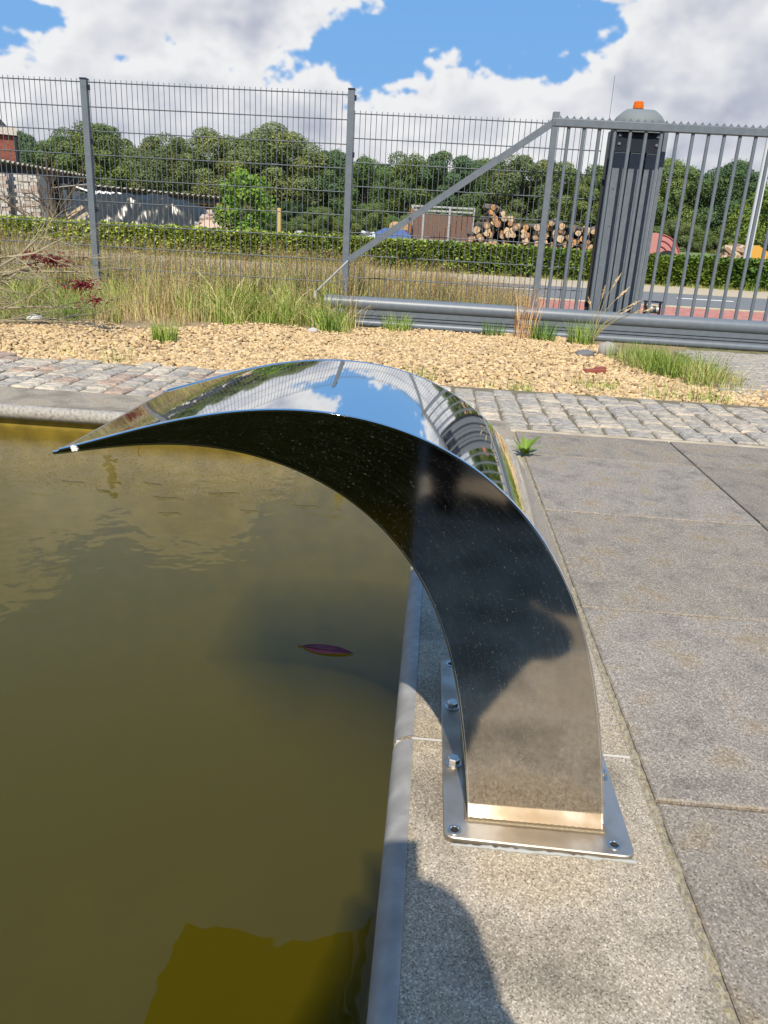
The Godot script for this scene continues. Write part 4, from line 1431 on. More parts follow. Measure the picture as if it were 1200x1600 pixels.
# ---------------------------------------------------------------- hedge and trees
func build_hedge() -> void:
	var r := RandomNumberGenerator.new()
	r.seed = 71
	var n := FastNoiseLite.new()
	n.seed = 9
	n.frequency = 0.35
	var kinds := []
	for k in 3:
		var g := Geo.new()
		for q in 3:
			var a := r.randf_range(0, TAU)
			var d := Vector3(cos(a), r.randf_range(-0.3, 0.6), sin(a)).normalized()
			var s := d.cross(Vector3(r.randf_range(-0.6, 0.6), 1, r.randf_range(-0.6, 0.6))).normalized()
			var up := s.cross(d) * 0.12
			var o := Vector3(r.randf_range(-1, 1), r.randf_range(-1, 1), r.randf_range(-1, 1)) * 0.5
			g.quad(o, o + d * 0.5 - s * 0.32, o + d, o + d * 0.5 + up * 0.0)
			g.quad(o, o + d * 0.5, o + d, o + d * 0.5 + s * 0.32)
		kinds.append(g.mesh())
	var pieces := [[-33.0, -17.5, "clipped yellow green hedge at the far left before the brick stacks"], [-17.5, -6.0, "clipped yellow green hedge stretching below the tarpaulin mound"], [-6.0, 4.5, "clipped green hedge below the wood pile and the brown cage"], [4.5, 19.0, "clipped darker glossy hedge seen between the gate bars"]]
	for pc in pieces:
		var t := thing("hedge", pc[2], "hedge", Vector3.ZERO, 0.0, "clipped hedge along the road")
		var xf := [[], [], []]
		var cl := [[], [], []]
		var len: float = pc[1] - pc[0]
		for k in int(len * 1300):
			var x := r.randf_range(pc[0], pc[1])
			var dz := 0.0
			var y := 0.0
			var top := 0.58 + 0.035 * n.get_noise_2d(x * 3.0, 0.0) + 0.03 * n.get_noise_2d(x * 14.0, 3.0)
			if r.randf() < 0.62:
				y = lerpf(-0.12, top, pow(r.randf(), 0.8))
				dz = 0.40 + 0.07 * n.get_noise_2d(x * 4.0, y * 6.0) - r.randf() * 0.16 - 0.12 * smoothstep(0.1, -0.15, y)
			else:
				y = top - r.randf() * r.randf() * 0.12
				dz = r.randf_range(-0.42, 0.40)
			if r.randf() < 0.03:
				y += 0.05
			var s := r.randf_range(0.075, 0.135)
			var q := r.randi() % 3
			xf[q].append(Transform3D(Basis.from_euler(Vector3(r.randf_range(-0.7, 0.7), r.randf_range(0, TAU), r.randf_range(-0.7, 0.7))).scaled(Vector3.ONE * s), Vector3(x, y, -22.62 + dz)))
			var yel := clampf(0.62 - (x + 5.4) * 0.041, 0.12, 0.85) + 0.35 * n.get_noise_2d(x * 2.0, y * 3.0 + 20.0)
			var c := Color(0.085, 0.165, 0.03).lerp(Color(0.50, 0.54, 0.085), clampf(yel * r.randf_range(0.3, 1.35), 0, 1))
			if r.randf() < 0.05 and x < 2.0:
				c = Color(0.30, 0.22, 0.10)
			cl[q].append(c * r.randf_range(0.75, 1.2))
		for q in 3:
			multi("leaves", kinds[q], M.leaf, xf[q], cl[q], t)
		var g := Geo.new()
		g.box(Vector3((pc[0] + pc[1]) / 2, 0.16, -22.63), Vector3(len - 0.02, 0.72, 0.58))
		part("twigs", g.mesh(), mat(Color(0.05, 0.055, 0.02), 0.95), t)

func crown(r: RandomNumberGenerator, w: float, h: float, leaves: int, ls: float, low: float, tint: Color) -> ArrayMesh:
	var g := Geo.new()
	var lobes := []
	var nl := 44
	for k in nl:
		var t := (k + 0.5) / nl
		var y := lerpf(low, 0.92, pow(t, 0.8))
		var reach := sqrt(maxf(0.0, 1.0 - pow(maxf(t - 0.12, 0.0) / 0.92, 2.6))) * lerpf(0.75, 1.0, minf(t * 4.0, 1.0))
		var a := k * 2.4 + r.randf_range(-0.6, 0.6)
		var q := sqrt(r.randf_range(0.15, 1.0)) * 0.42 * reach
		lobes.append([Vector3(cos(a) * q * w, y * h + r.randf_range(-0.03, 0.03) * h, sin(a) * q * w), r.randf_range(0.085, 0.16) * w, r.randf_range(0.84, 1.14), r.randf_range(0.0, 1.0)])
	for k in leaves:
		var L: Array = lobes[r.randi() % nl]
		var d := Vector3(r.randfn(), r.randfn(), r.randfn()).normalized()
		if d.y < -0.35 and r.randf() < 0.6:
			d.y = -d.y
		var rad: float = L[1] * (0.55 + 0.5 * sqrt(r.randf()))
		if r.randf() < 0.06:
			rad *= 1.25
		var o: Vector3 = L[0] + d * rad * Vector3(1.0, 0.85, 1.0)
		var nn := (d * 0.8 + Vector3(r.randfn(), r.randfn(), r.randfn()) * 0.45).normalized()
		var s := nn.cross(Vector3(r.randfn(), r.randfn(), r.randfn())).normalized()
		var u := nn.cross(s)
		var z := ls * r.randf_range(0.6, 1.3)
		var warm := Color(1.2, 1.08, 0.85)
		var c: Color = tint * float(L[2]) * r.randf_range(0.85, 1.15)
		if L[3] > 0.7:
			c = c * warm
		c.a = 1.0
		g.col = c
		var p0 := o - s * z; var p1 := o - u * z * 0.55 + s * z * 0.1; var p2 := o + s * z; var p3 := o + u * z * 0.55
		g.tri_n(p0, p1, p2, nn, nn, nn)
		g.tri_n(p0, p2, p3, nn, nn, nn)
	return g.mesh()

func trunk_mesh(r: RandomNumberGenerator, h: float, w: float) -> ArrayMesh:
	var g := Geo.new()
	g.tube([Vector3(0, -0.2, 0), Vector3(0.05, h * 0.2, 0.03), Vector3(0.0, h * 0.45, 0.08), Vector3(0.1, h * 0.8, 0)], [0.34, 0.25, 0.18, 0.05], 8)
	for k in 7:
		var a := k * 2.4
		var y := h * (0.24 + 0.07 * k)
		g.tube([Vector3(0, y, 0), Vector3(cos(a) * w * 0.16, y + h * 0.1, sin(a) * w * 0.16), Vector3(cos(a) * w * 0.32, y + h * 0.16, sin(a) * w * 0.32)], [0.11, 0.07, 0.02], 5)
	return g.mesh()

func build_trees() -> void:
	var r := RandomNumberGenerator.new()
	r.seed = 83
	var kinds := []
	for k in 6:
		var low: float = [0.16, 0.08, 0.12, 0.05, 0.14, 0.06][k]
		var tint: Color = [Color(0.068, 0.098, 0.026), Color(0.080, 0.108, 0.028), Color(0.050, 0.082, 0.030), Color(0.098, 0.118, 0.036), Color(0.078, 0.096, 0.032), Color(0.060, 0.094, 0.024)][k]
		kinds.append([crown(r, 8.4, 10.0, 40000, 0.095, low, tint * Color(1.75, 1.8, 2.2)), trunk_mesh(r, 10.0, 8.4)])
	# x, top height, kind, width factor, depth, what sets it apart
	var row := [
		[-47.5, 9.7, 2, 0.8, -90.0, "tree beside the brick house at the far left"],
		[-42.0, 10.0, 0, 0.85, -91.0, "left half of the tall round crown left of the first fence post"],
		[-37.9, 10.9, 1, 0.95, -90.0, "tall broad tree crown behind the left fence post"],
		[-30.3, 10.0, 4, 0.82, -89.0, "open crowned tree right of the left fence post"],
		[-24.6, 10.6, 3, 0.92, -90.0, "pale green tree above the tarpaulin mound"],
		[-21.0, 10.5, 1, 0.8, -92.0, "tree crown just left of the highest crown in the middle panel"],
		[-17.4, 11.1, 3, 1.0, -88.0, "highest broad crown in the middle fence panel"],
		[-12.6, 9.6, 2, 0.85, -91.0, "darker tree left of the middle fence post"],
		[-8.6, 8.7, 5, 0.8, -90.0, "low dark tree behind the middle fence post"],
		[-4.0, 9.5, 0, 0.85, -92.0, "tree crown just right of the middle post"],
		[0.6, 9.9, 2, 0.85, -91.0, "dark rounded tree above the brown cage"],
		[4.4, 9.5, 5, 0.8, -93.0, "tree in the middle of the lower fence panel"],
		[8.2, 10.0, 4, 0.9, -91.0, "tree above the wood pile"],
		[12.6, 9.5, 0, 0.85, -92.0, "tree left of the gate column"],
		[16.4, 9.4, 1, 0.85, -91.0, "tree hidden mostly by the gate column"],
		[20.4, 9.6, 5, 0.85, -90.0, "tree right of the gate column"],
		[24.0, 10.1, 0, 0.82, -89.0, "round dark crown above the red machine"],
		[28.9, 10.1, 2, 0.92, -88.0, "tall round crown between the gate bars at the right"],
		[33.8, 8.6, 1, 0.85, -92.0, "tree at the right behind the pale pole"],
		[38.5, 9.4, 5, 0.9, -95.0, "tree at the right edge of the wood"],
	]
	for t in row:
		var o := thing("tree", t[5], "tree", Vector3(t[0], -0.2, t[4]), r.randf_range(0, TAU), "trees of the wood behind the yard")
		var s: float = (t[1] + 0.2) / 10.3
		part("crown", kinds[t[2]][0], M.leaf, o)
		part("trunk", kinds[t[2]][1], M.bark, o)
		o.scale = Vector3(s * t[3] * 1.38, s, s * t[3] * 1.2)
	# second rank and undergrowth close the wood
	var back := setting("wood_depth", "depth of the wood behind the front trees", "stuff")
	for k in 26:
		var o := part("crowns", kinds[r.randi() % 6][0], M.leaf, back, Vector3(-60 + k * 4.1 + r.randf_range(-1, 1), -0.6, -101 - r.randf_range(0, 5)), Vector3(0, r.randf_range(0, TAU), 0))
		o.scale = Vector3(1.3, r.randf_range(0.9, 1.03), 1.1)
	var ug := setting("undergrowth", "dense bushes along the foot of the wood", "stuff")
	for k in 40:
		var o := part("bushes", kinds[r.randi() % 6][0], M.leaf, ug, Vector3(-52 + k * 2.35 + r.randf_range(-0.8, 0.8), -1.2, -84 + r.randf_range(-2.5, 2.5)), Vector3(0, r.randf_range(0, TAU), 0))
		o.scale = Vector3(0.62, r.randf_range(0.32, 0.52), 0.62)
	# nearer pale bushy tree at the right edge
	var lt := crown(r, 5.0, 4.4, 9000, 0.085, 0.02, Color(0.13, 0.19, 0.035))
	var o2 := thing("tree", "lighter green bushy tree behind the pale pole at the right edge", "tree", Vector3(15.6, -0.2, -40.0))
	part("crown", lt, M.leaf, o2)
	part("trunk", trunk_mesh(r, 3.0, 3.0), M.bark, o2)
	o2.scale = Vector3(1.1, 0.86, 1.0)
	# young bright tree in the yard
	var y := thing("young_tree", "young bright green leafy tree beside the wooden stake", "tree", Vector3(-4.82, -0.2, -20.0))
	part("crown", crown(r, 1.75, 2.22, 3600, 0.055, 0.08, Color(0.14, 0.25, 0.028)), M.leaf, y)
	var g := Geo.new()
	g.tube([Vector3(0, 0, 0), Vector3(0.02, 0.8, 0), Vector3(0, 1.7, 0.02)], [0.035, 0.025, 0.01], 6)
	part("trunk", g.mesh(), M.bark, y)

# ---------------------------------------------------------------- the yard behind the hedge
func corrugated(len: float, depth: float, pitch: float, amp: float, drop: float) -> ArrayMesh:
	var n := int(len / pitch) * 6
	return field(0, len, 0.0, -depth, n, 1, func(x, z): return amp * sin(TAU * x / pitch) - drop * (z + depth) / depth)

func build_yard() -> void:
	var r := RandomNumberGenerator.new()
	r.seed = 101
	var brick_red := tri_tex(mat(Color(1, 1, 1), 0.9), ntex(FastNoiseLite.TYPE_CELLULAR, 0.08, 1, [[0.0, Color(0.16, 0.045, 0.03)], [1.0, Color(0.30, 0.10, 0.065)]], 256, 61, 0), 2.0)
	var pale := tri_tex(mat(Color(1, 1, 1), 0.9), ntex(FastNoiseLite.TYPE_SIMPLEX, 0.04, 4, [[0.0, Color(0.32, 0.27, 0.22)], [0.5, Color(0.55, 0.50, 0.44)], [1.0, Color(0.66, 0.63, 0.58)]], 256, 62), 1.2)
	var dark := mat(Color(0.02, 0.02, 0.022), 0.9)
	var blue_grey := mat(Color(0.36, 0.40, 0.46), 0.8)
	var fibre := tri_tex(mat(Color(1, 1, 1), 0.9), ntex(FastNoiseLite.TYPE_SIMPLEX, 0.03, 4, [[0.0, Color(0.22, 0.20, 0.17)], [1.0, Color(0.48, 0.45, 0.40)]], 256, 63), 1.5)
	var white := mat(Color(0.75, 0.75, 0.73), 0.6)
	# brick house
	var h := thing("brick_house", "red brick house with pale eave and dark roof at the left edge", "house", Vector3(-24.2, -0.2, -46.0), 0.5)
	part("wall", box_mesh(Vector3(10.0, 5.05, 8.0)), brick_red, h, Vector3(-5.0, 2.525, -4.0))
	part("eave", box_mesh(Vector3(10.3, 0.42, 8.4)), pale, h, Vector3(-5.0, 5.26, -4.0))
	var g := Geo.new()
	g.extrude(PackedVector2Array([Vector2(-10.2, 5.47), Vector2(-0.3, 5.47), Vector2(-0.7, 5.9), Vector2(-5.0, 8.6), Vector2(-9.3, 5.9)]), 0.2, -8.2)
	part("roof", g.mesh(), mat(Color(0.03, 0.03, 0.035), 0.7), h)
	part("corner_pipe", tube_mesh(Vector3(0.07, 0, 0.06), Vector3(0.07, 5.04, 0.06), 0.09, 8), dark, h)
	# long low shed with corrugated roof
	var s := thing("shed", "long low shed with corrugated roof edge and broken pale walls at the left", "shed", Vector3(-19.6, -0.2, -33.0), PI / 2)
	part("roof", corrugated(11.5, 4.0, 0.42, 0.06, -0.35), fibre, s, Vector3(0, 2.74, 0.35))
	part("fascia", box_mesh(Vector3(11.4, 0.34, 0.08)), dark, s, Vector3(5.7, 2.74, 0.12))
	for q in [[1.2, 2.6, pale], [4.4, 2.2, blue_grey], [6.2, 1.0, blue_grey], [9.6, 2.2, pale]]:
		part("wall_panel", box_mesh(Vector3(q[1], 2.55, 0.14)), q[2], s, Vector3(q[0], 1.28, 0.0))
	part("dark_inside", box_mesh(Vector3(11.4, 2.7, 0.1)), dark, s, Vector3(5.7, 1.35, -0.5))
	for k in 6:
		part("post", box_mesh(Vector3(0.14, 2.6, 0.14)), M.bark, s, Vector3(0.3 + k * 2.2, 1.3, 0.16))
	var s2 := thing("lean_to", "lower lean-to with a bright white corrugated roof end behind the tarpaulin", "shed", Vector3(-16.9, -0.2, -38.2), 1.017)
	part("roof", corrugated(9.6, 3.0, 0.36, 0.05, -0.2), fibre, s2, Vector3(0, 2.22, 0.2))
	part("white_roof_end", corrugated(1.9, 1.2, 0.36, 0.06, 0.22), white, s2, Vector3(-0.1, 2.28, 0.6))
	part("fascia", box_mesh(Vector3(9.4, 0.26, 0.08)), dark, s2, Vector3(4.7, 2.14, 0.05))
	part("brick_pier", box_mesh(Vector3(0.9, 2.0, 0.3)), brick_red, s2, Vector3(1.9, 1.0, 0.1))
	part("back_wall", box_mesh(Vector3(9.4, 2.0, 0.1)), brick_red, s2, Vector3(4.7, 1.0, -0.6))
	# stacks of pale bricks
	var bk := []
	for k in 5:
		g = Geo.new()
		g.block(Vector3.ZERO, Vector3(0.236, 0.108, 0.115), 0.006, 0.003, r)
		bk.append(g.mesh())
	var bc := [mat(Color(0.44, 0.39, 0.34), 0.9), mat(Color(0.50, 0.46, 0.41), 0.9), mat(Color(0.40, 0.31, 0.26), 0.9), mat(Color(0.54, 0.51, 0.47), 0.9)]
	for q in [[-14.45, 3, "leftmost stack of pale pinkish bricks by the shed"], [-13.42, 3, "right hand stack of pale bricks before the blue grey wall"]]:
		var t := thing("brick_stack", q[2], "brick stack", Vector3(q[0], -0.2, -26.0), 0.05, "stacked building bricks")
		for j in 19:
			for i in q[1]:
				var o := part("brick", bk[r.randi() % 5], bc[r.randi() % 4], t, Vector3((i - 1) * 0.245 + (0.06 if j % 2 else 0.0) + r.randf_range(-0.012, 0.012), 0.055 + j * 0.113, r.randf_range(-0.02, 0.02)))
				o.rotation.y = r.randf_range(-0.06, 0.06)
			part("brick", bk[j % 5], bc[j % 4], t, Vector3(0, 0.055 + j * 0.113, -0.14))
		g = Geo.new()
		g.box(Vector3(0, 1.07, -0.45), Vector3(0.72, 2.14, 0.5))
		part("brick_core", g.mesh(), bc[0], t)
	var wf := thing("window_frame", "old white window frame leaning against the brick stacks", "window frame", Vector3(-12.9, 0.62, -23.4))
	for q in [[0.0, 0.34, 1.5, 0.06], [0.0, 0.0, 1.5, 0.06], [-0.72, 0.17, 0.06, 0.30], [0.0, 0.17, 0.06, 0.30], [0.72, 0.17, 0.06, 0.30]]:
		part("frame_bar", box_mesh(Vector3(q[2], q[3], 0.06)), white, wf, Vector3(q[0], q[1], 0))
	part("pane", box_mesh(Vector3(1.4, 0.3, 0.012)), mat(Color(0.03, 0.035, 0.03), 0.1), wf, Vector3(0, 0.17, 0))
	# dead stems before the shed
	var ds := thing("dead_stems", "brown dead stems standing before the shed left of the post", "dead bush", Vector3(-11.6, -0.2, -24.6))
	var ends := []
	for k in 6:
		g = Geo.new()
		grow(g, r, Vector3(r.randf_range(-0.45, 0.45), 0, r.randf_range(-0.2, 0.2)), Vector3(r.randf_range(-0.25, 0.25), 1, 0).normalized(), r.randf_range(1.8, 2.9), 0.05, 2, ends)
		part("stem", g.mesh(), mat(Color(0.13, 0.085, 0.05), 0.9), ds)
	# tarpaulin mound
	var fold := FastNoiseLite.new()
	fold.seed = 14
	fold.frequency = 0.55
	fold.fractal_type = FastNoiseLite.FRACTAL_RIDGED
	fold.fractal_octaves = 4
	var tops := [[-11.6, 0.3], [-11.2, 0.95], [-10.9, 1.36], [-10.4, 1.46], [-9.2, 1.56], [-8.2, 1.54], [-7.3, 1.36], [-6.9, 0.95], [-6.4, 0.2]]
	var ridge := func(x: float) -> float:
		for i in tops.size() - 1:
			if x <= tops[i + 1][0]:
				return lerpf(tops[i][1], tops[i + 1][1], smoothstep(tops[i][0], tops[i + 1][0], x))
		return 0.0
	var tarp := mat(Color(0.028, 0.031, 0.030), 0.30, 0.0, 0.42)
	var mound := field(-11.6, -6.4, -22.3, -26.0, 150, 80, func(x, z):
		var d := clampf(1.0 - absf(z + 24.2) / 1.9, 0.0, 1.0)
		return ridge.call(x) * smoothstep(0.0, 0.75, d) * (1.0) + ((fold.get_noise_3d(x * 1.2 + z * 0.5, z * 1.6, 0.0) - 0.3) * 0.15 + fold.get_noise_3d(x * 3.4 - z, z * 4.8, 9.0) * 0.12) * smoothstep(0.0, 0.3, d) - 0.2)
	var tp := part("tarpaulin", mound, tarp, self)
	tag(tp, "creased shiny black plastic sheet over a mound in the yard", "tarpaulin")
	# planks on the mound's foot
	for q in [["pale plank leaning on the left foot of the tarpaulin mound", Vector3(-10.35, 0.72, -22.2), Vector3(1.0, 0.09, 0.12), 0.62, Color(0.55, 0.42, 0.28)], ["second pale plank lying lower beside the leaning one", Vector3(-10.15, 0.62, -22.1), Vector3(0.9, 0.08, 0.12), 0.55, Color(0.48, 0.40, 0.30)]]:
		g = Geo.new()
		g.block(Vector3.ZERO, q[2], 0.006)
		var o := part("plank", g.mesh(), mat(q[4], 0.85), self, q[1], Vector3(0, 0.2, q[3]))
		tag(o, q[0], "plank", "loose planks in the yard")
	# heaps
	heap(r, "rubble_heap", "heap of orange broken bricks right of the tarpaulin", Vector3(-7.3, -0.2, -27.0), Vector3(0.9, 1.72, 0.8), 110, [Color(0.50, 0.20, 0.085), Color(0.42, 0.16, 0.07), Color(0.5, 0.33, 0.2)], 0.16)
	heap(r, "rubble_heap", "heap of pinkish grey rubble at the right foot of the tarpaulin", Vector3(-6.55, -0.2, -23.0), Vector3(1.25, 1.32, 0.8), 160, [Color(0.40, 0.32, 0.27), Color(0.30, 0.27, 0.25), Color(0.48, 0.36, 0.28)], 0.15)
	heap(r, "rubble_heap", "low heap of white rubble right of the wooden stake", Vector3(-3.9, -0.2, -22.0), Vector3(0.6, 1.05, 0.6), 70, [Color(0.55, 0.53, 0.5), Color(0.4, 0.38, 0.36), Color(0.3, 0.22, 0.17)], 0.17)
	heap(r, "rubble_heap", "low heap of pinkish brick rubble left of the middle post", Vector3(-3.2, -0.2, -22.4), Vector3(0.5, 1.02, 0.6), 70, [Color(0.55, 0.36, 0.27), Color(0.6, 0.5, 0.42)], 0.15)
	heap(r, "scrap_heap", "heap of white and blue scrap behind the middle fence post", Vector3(-2.0, -0.2, -22.0), Vector3(0.7, 1.18, 0.6), 110, [Color(0.7, 0.7, 0.72), Color(0.5, 0.52, 0.55), Color(0.12, 0.2, 0.5), Color(0.1, 0.1, 0.11)], 0.16)
	heap(r, "earth_heap", "heap of brown earth and broken stone left of the pale pole", Vector3(8.35, -0.2, -24.0), Vector3(0.8, 1.42, 0.6), 120, [Color(0.30, 0.20, 0.13), Color(0.22, 0.14, 0.09), Color(0.42, 0.34, 0.25)], 0.2)
	# blue tractor bonnet
	var bt := thing("blue_machine", "blue machine bonnet with a brown load behind the brace", "machine", Vector3(-1.25, -0.2, -21.6))
	g = Geo.new()
	g.extrude(PackedVector2Array([Vector2(-0.5, 0.55), Vector2(0.45, 0.55), Vector2(0.45, 0.95), Vector2(0.25, 1.08), Vector2(-0.25, 1.10), Vector2(-0.48, 0.98)]), 0.35, -0.35)
	part("bonnet", g.mesh(), mat(Color(0.10, 0.17, 0.42), 0.35), bt)
	for x in [-0.35, 0.35]:
		part("wheel", tube_mesh(Vector3(x, 0.3, 0.3), Vector3(x, 0.3, 0.5), 0.3, 18), dark, bt)
	g = Geo.new()
	g.block(Vector3(0.12, 1.17, 0), Vector3(0.5, 0.2, 0.5), 0.08, 0.02, r)
	part("load", g.mesh(), mat(Color(0.38, 0.24, 0.12), 0.9), bt)
	part("exhaust_pipe", tube_mesh(Vector3(0.40, 1.0, 0), Vector3(0.43, 1.62, 0), 0.035, 8), mat(Color(0.3, 0.12, 0.06), 0.7), bt)
	# stake
	g = Geo.new()
	g.block(Vector3(0, 0.69, 0), Vector3(0.075, 1.38, 0.075), 0.01)
	var st := part("wooden_stake", g.mesh(), mat(Color(0.50, 0.36, 0.16), 0.85), self, Vector3(-3.81, -0.2, -19.0), Vector3(0, 0.2, 0.0))
	tag(st, "pale yellow wooden stake beside the young bright tree", "stake")
	# brown boarded cage
	var cg := thing("boarded_cage", "galvanised steel cage with brown boarded sides in the yard", "cage", Vector3(0.02, -0.2, -22.3), -0.07)
	var board := tri_tex(mat(Color(1, 1, 1), 0.75), ntex(FastNoiseLite.TYPE_SIMPLEX, 0.05, 4, [[0.0, Color(0.13, 0.075, 0.055)], [1.0, Color(0.20, 0.12, 0.09)]], 256, 65), 1.0)
	var bm := []
	g = Geo.new()
	g.block(Vector3.ZERO, Vector3(0.125, 1.46, 0.03), 0.006)
	bm.append(g.mesh())
	for k in 12:
		part("board", bm[0], board, cg, Vector3(-0.72 + k * 0.13, 0.78, 0.30))
	for k in 6:
		part("board", bm[0], board, cg, Vector3(-0.80, 0.78, 0.25 - k * 0.13), Vector3(0, PI / 2, 0))
	for x in [-0.82, -0.52, 0.17, 0.80]:
		part("upright", box_mesh(Vector3(0.05, 1.72, 0.05)), M.galvanised, cg, Vector3(x, 0.86, 0.345))
	part("upright", box_mesh(Vector3(0.05, 1.72, 0.05)), M.galvanised, cg, Vector3(-0.84, 0.86, -0.55))
	for y in [1.70, 1.60, 0.86, 0.12]:
		part("rail", box_mesh(Vector3(1.66, 0.045, 0.04)), M.galvanised, cg, Vector3(-0.01, y, 0.352))
		part("rail", box_mesh(Vector3(0.04, 0.045, 0.9)), M.galvanised, cg, Vector3(-0.845, y, -0.10))
	# logs, each its own
	var bark := [tri_tex(mat(Color(1, 1, 1), 0.9), ntex(FastNoiseLite.TYPE_SIMPLEX, 0.06, 4, [[0.0, Color(0.05, 0.04, 0.03)], [1.0, Color(0.17, 0.13, 0.095)]], 256, 66), 0.5), mat(Color(0.16, 0.13, 0.10), 0.9)]
	var cut_grain := ntex(FastNoiseLite.TYPE_SIMPLEX, 0.05, 5, [[0.0, grey(0.4)], [0.45, grey(0.8)], [1.0, grey(1.0)]], 256, 69)
	var cut := []
	for c in [Color(0.55, 0.30, 0.12), Color(0.60, 0.42, 0.24), Color(0.42, 0.21, 0.09), Color(0.50, 0.38, 0.26), Color(0.33, 0.20, 0.12)]:
		cut.append(tri_tex(mat(c * 1.25, 0.85), cut_grain, 0.5))
	var protos := []
	for k in 5:
		var l := thing("log", "cut log with pale sawn end in the wood pile", "log", Vector3.ZERO, 0.0, "logs of the wood pile")
		l.set_meta("base_name", "log")
		g = Geo.new()
		var rag := []
		for m in 11:
			rag.append(0.112 * r.randf_range(0.84, 1.1))
		var ring := func(m: int, z: float, f: float) -> Vector3:
			var an := TAU * (m % 11) / 11.0
			return Vector3(cos(an) * rag[m % 11] * f, sin(an) * rag[m % 11] * f, z)
		for m in 11:
			g.quad(ring.call(m, 0.49, 1.0), ring.call(m, -0.6, 0.95), ring.call(m + 1, -0.6, 0.95), ring.call(m + 1, 0.49, 1.0))
			g.quad(ring.call(m, 0.50, 0.92), ring.call(m, 0.49, 1.0), ring.call(m + 1, 0.49, 1.0), ring.call(m + 1, 0.50, 0.92))
		part("bark", g.mesh(), bark[k % 2], l)
		g = Geo.new()
		for m in 11:
			g.tri(Vector3(0, 0, 0.506), ring.call(m, 0.501, 0.90), ring.call(m + 1, 0.501, 0.90))
		part("cut_end", g.mesh(), cut[k], l)
		g = Geo.new()
		for m in 11:
			g.tri(Vector3(0.012, 0.008, 0.5085), ring.call(m, 0.5065, 0.45) + Vector3(0.012, 0.008, 0), ring.call(m + 1, 0.5065, 0.45) + Vector3(0.012, 0.008, 0))
		part("heartwood", g.mesh(), cut[(k + 2) % 5], l)
		protos.append(l)
	var used := 0
	var spots := []
	var y := 0.42
	var row := 0
	while y < 1.7:
		var x := 0.95 + 0.1 * (row % 2)
		while x < 4.95:
			var hill := 1.86 - absf(x - 1.5) * 1.05 if x < 2.0 else 1.32 + 0.08 * sin(x * 4.0)
			if x < 1.5:
				hill = 1.86 - (1.5 - x) * 1.9
			if y < hill:
				spots.append(Vector3(x + r.randf_range(-0.03, 0.03), y + r.randf_range(-0.03, 0.03), -26.0 + r.randf_range(-0.2, 0.2)))
			x += r.randf_range(0.15, 0.22)
		y += 0.158
		row += 1
	for p in spots:
		var src: Node3D = protos[r.randi() % 5]
		var l: Node3D = src
		if used < 5:
			l = protos[used]
		else:
			l = copy(src, "", "logs of the wood pile")
		var zone := "the tall left heap" if p.x < 2.0 else ("the low middle stretch" if p.x < 3.4 else "the right stretch")
		var tier := "low in" if p.y < 0.75 else ("half way up" if p.y < 1.12 else ("near the top of" if p.y < 1.5 else "at the very peak of"))
		l.set_meta("label", "cut log " + tier + " " + zone + " of the wood pile")
		l.position = p
		l.rotation = Vector3(r.randf_range(-0.12, 0.12), r.randf_range(-0.3, 0.3), r.randf_range(0, TAU))
		var sc := r.randf_range(0.62, 1.15)
		l.scale = Vector3(sc, sc * r.randf_range(0.9, 1.1), 1.0)
		used += 1
	# red machine with a rounded hood
	var rm := thing("red_machine", "faded red farm machine with rounded hood right of the gate column", "machine", Vector3(6.15, -0.2, -24.0))
	var hood := PackedVector2Array()
	for k in 15:
		var a := PI * k / 14.0
		hood.append(Vector2(cos(a) * 0.62 - 0.02, 0.72 + sin(a) * (0.70 if a > PI / 2 else 0.66)))
	g = Geo.new()
	g.extrude(hood, 0.4, -0.5)
	part("hood", g.mesh(), mat(Color(0.46, 0.20, 0.185), 0.65), rm)
	for k in 3:
		g = Geo.new()
		var p := []
		for m in 12:
			var a := 0.15 + 1.5 * m / 11.0
			p.append(Vector3(cos(a) * (0.60 - k * 0.15), 0.72 + sin(a) * (0.64 - k * 0.15), 0.405))
		var rr := []
		for m in 12:
			rr.append(0.022)
		g.tube(p, rr, 5)
		part("hood_rib", g.mesh(), mat(Color(0.36, 0.08, 0.08), 0.5), rm)
	part("wheel", tube_mesh(Vector3(0.25, 0.62, 0.35), Vector3(0.25, 0.62, 0.55), 0.33, 20), dark, rm)
	part("wheel", tube_mesh(Vector3(-0.45, 0.35, 0.3), Vector3(-0.45, 0.35, 0.5), 0.35, 20), dark, rm)
	# orange shovel at the right
	var sh := thing("yellow_shovel", "orange yellow loader shovel at the right edge beside the pale pole", "machine", Vector3(9.0, -0.2, -24.0))
	g = Geo.new()
	g.extrude(PackedVector2Array([Vector2(-0.45, 0.62), Vector2(0.5, 0.55), Vector2(0.62, 0.72), Vector2(0.30, 0.98), Vector2(-0.15, 1.22), Vector2(-0.42, 1.16)]), 0.5, -0.5)
	part("bucket", g.mesh(), mat(Color(0.60, 0.32, 0.05), 0.6), sh)
	g = Geo.new()
	g.block(Vector3(0.75, 0.70, 0.0), Vector3(0.9, 0.16, 0.16), 0.01)
	part("arm", g.mesh(), mat(Color(0.45, 0.12, 0.02), 0.5), sh)
	part("wheel", tube_mesh(Vector3(0.9, 0.35, 0.3), Vector3(0.9, 0.35, 0.5), 0.35, 18), dark, sh)
	# pale pole
	var pp := thing("pole", "tall pale grey metal pole rising behind the hedge at the right edge", "pole", Vector3(6.43, -0.2, -17.6))
	part("mast", tube_mesh(Vector3(0, 0.3, 0), Vector3(0, 4.6, 0), 0.08, 14), mat(Color(0.62, 0.64, 0.65), 0.5), pp)
	part("foot", tube_mesh(Vector3(0, 0, 0), Vector3(0, 0.3, 0), 0.075, 14), M.galvanised, pp)
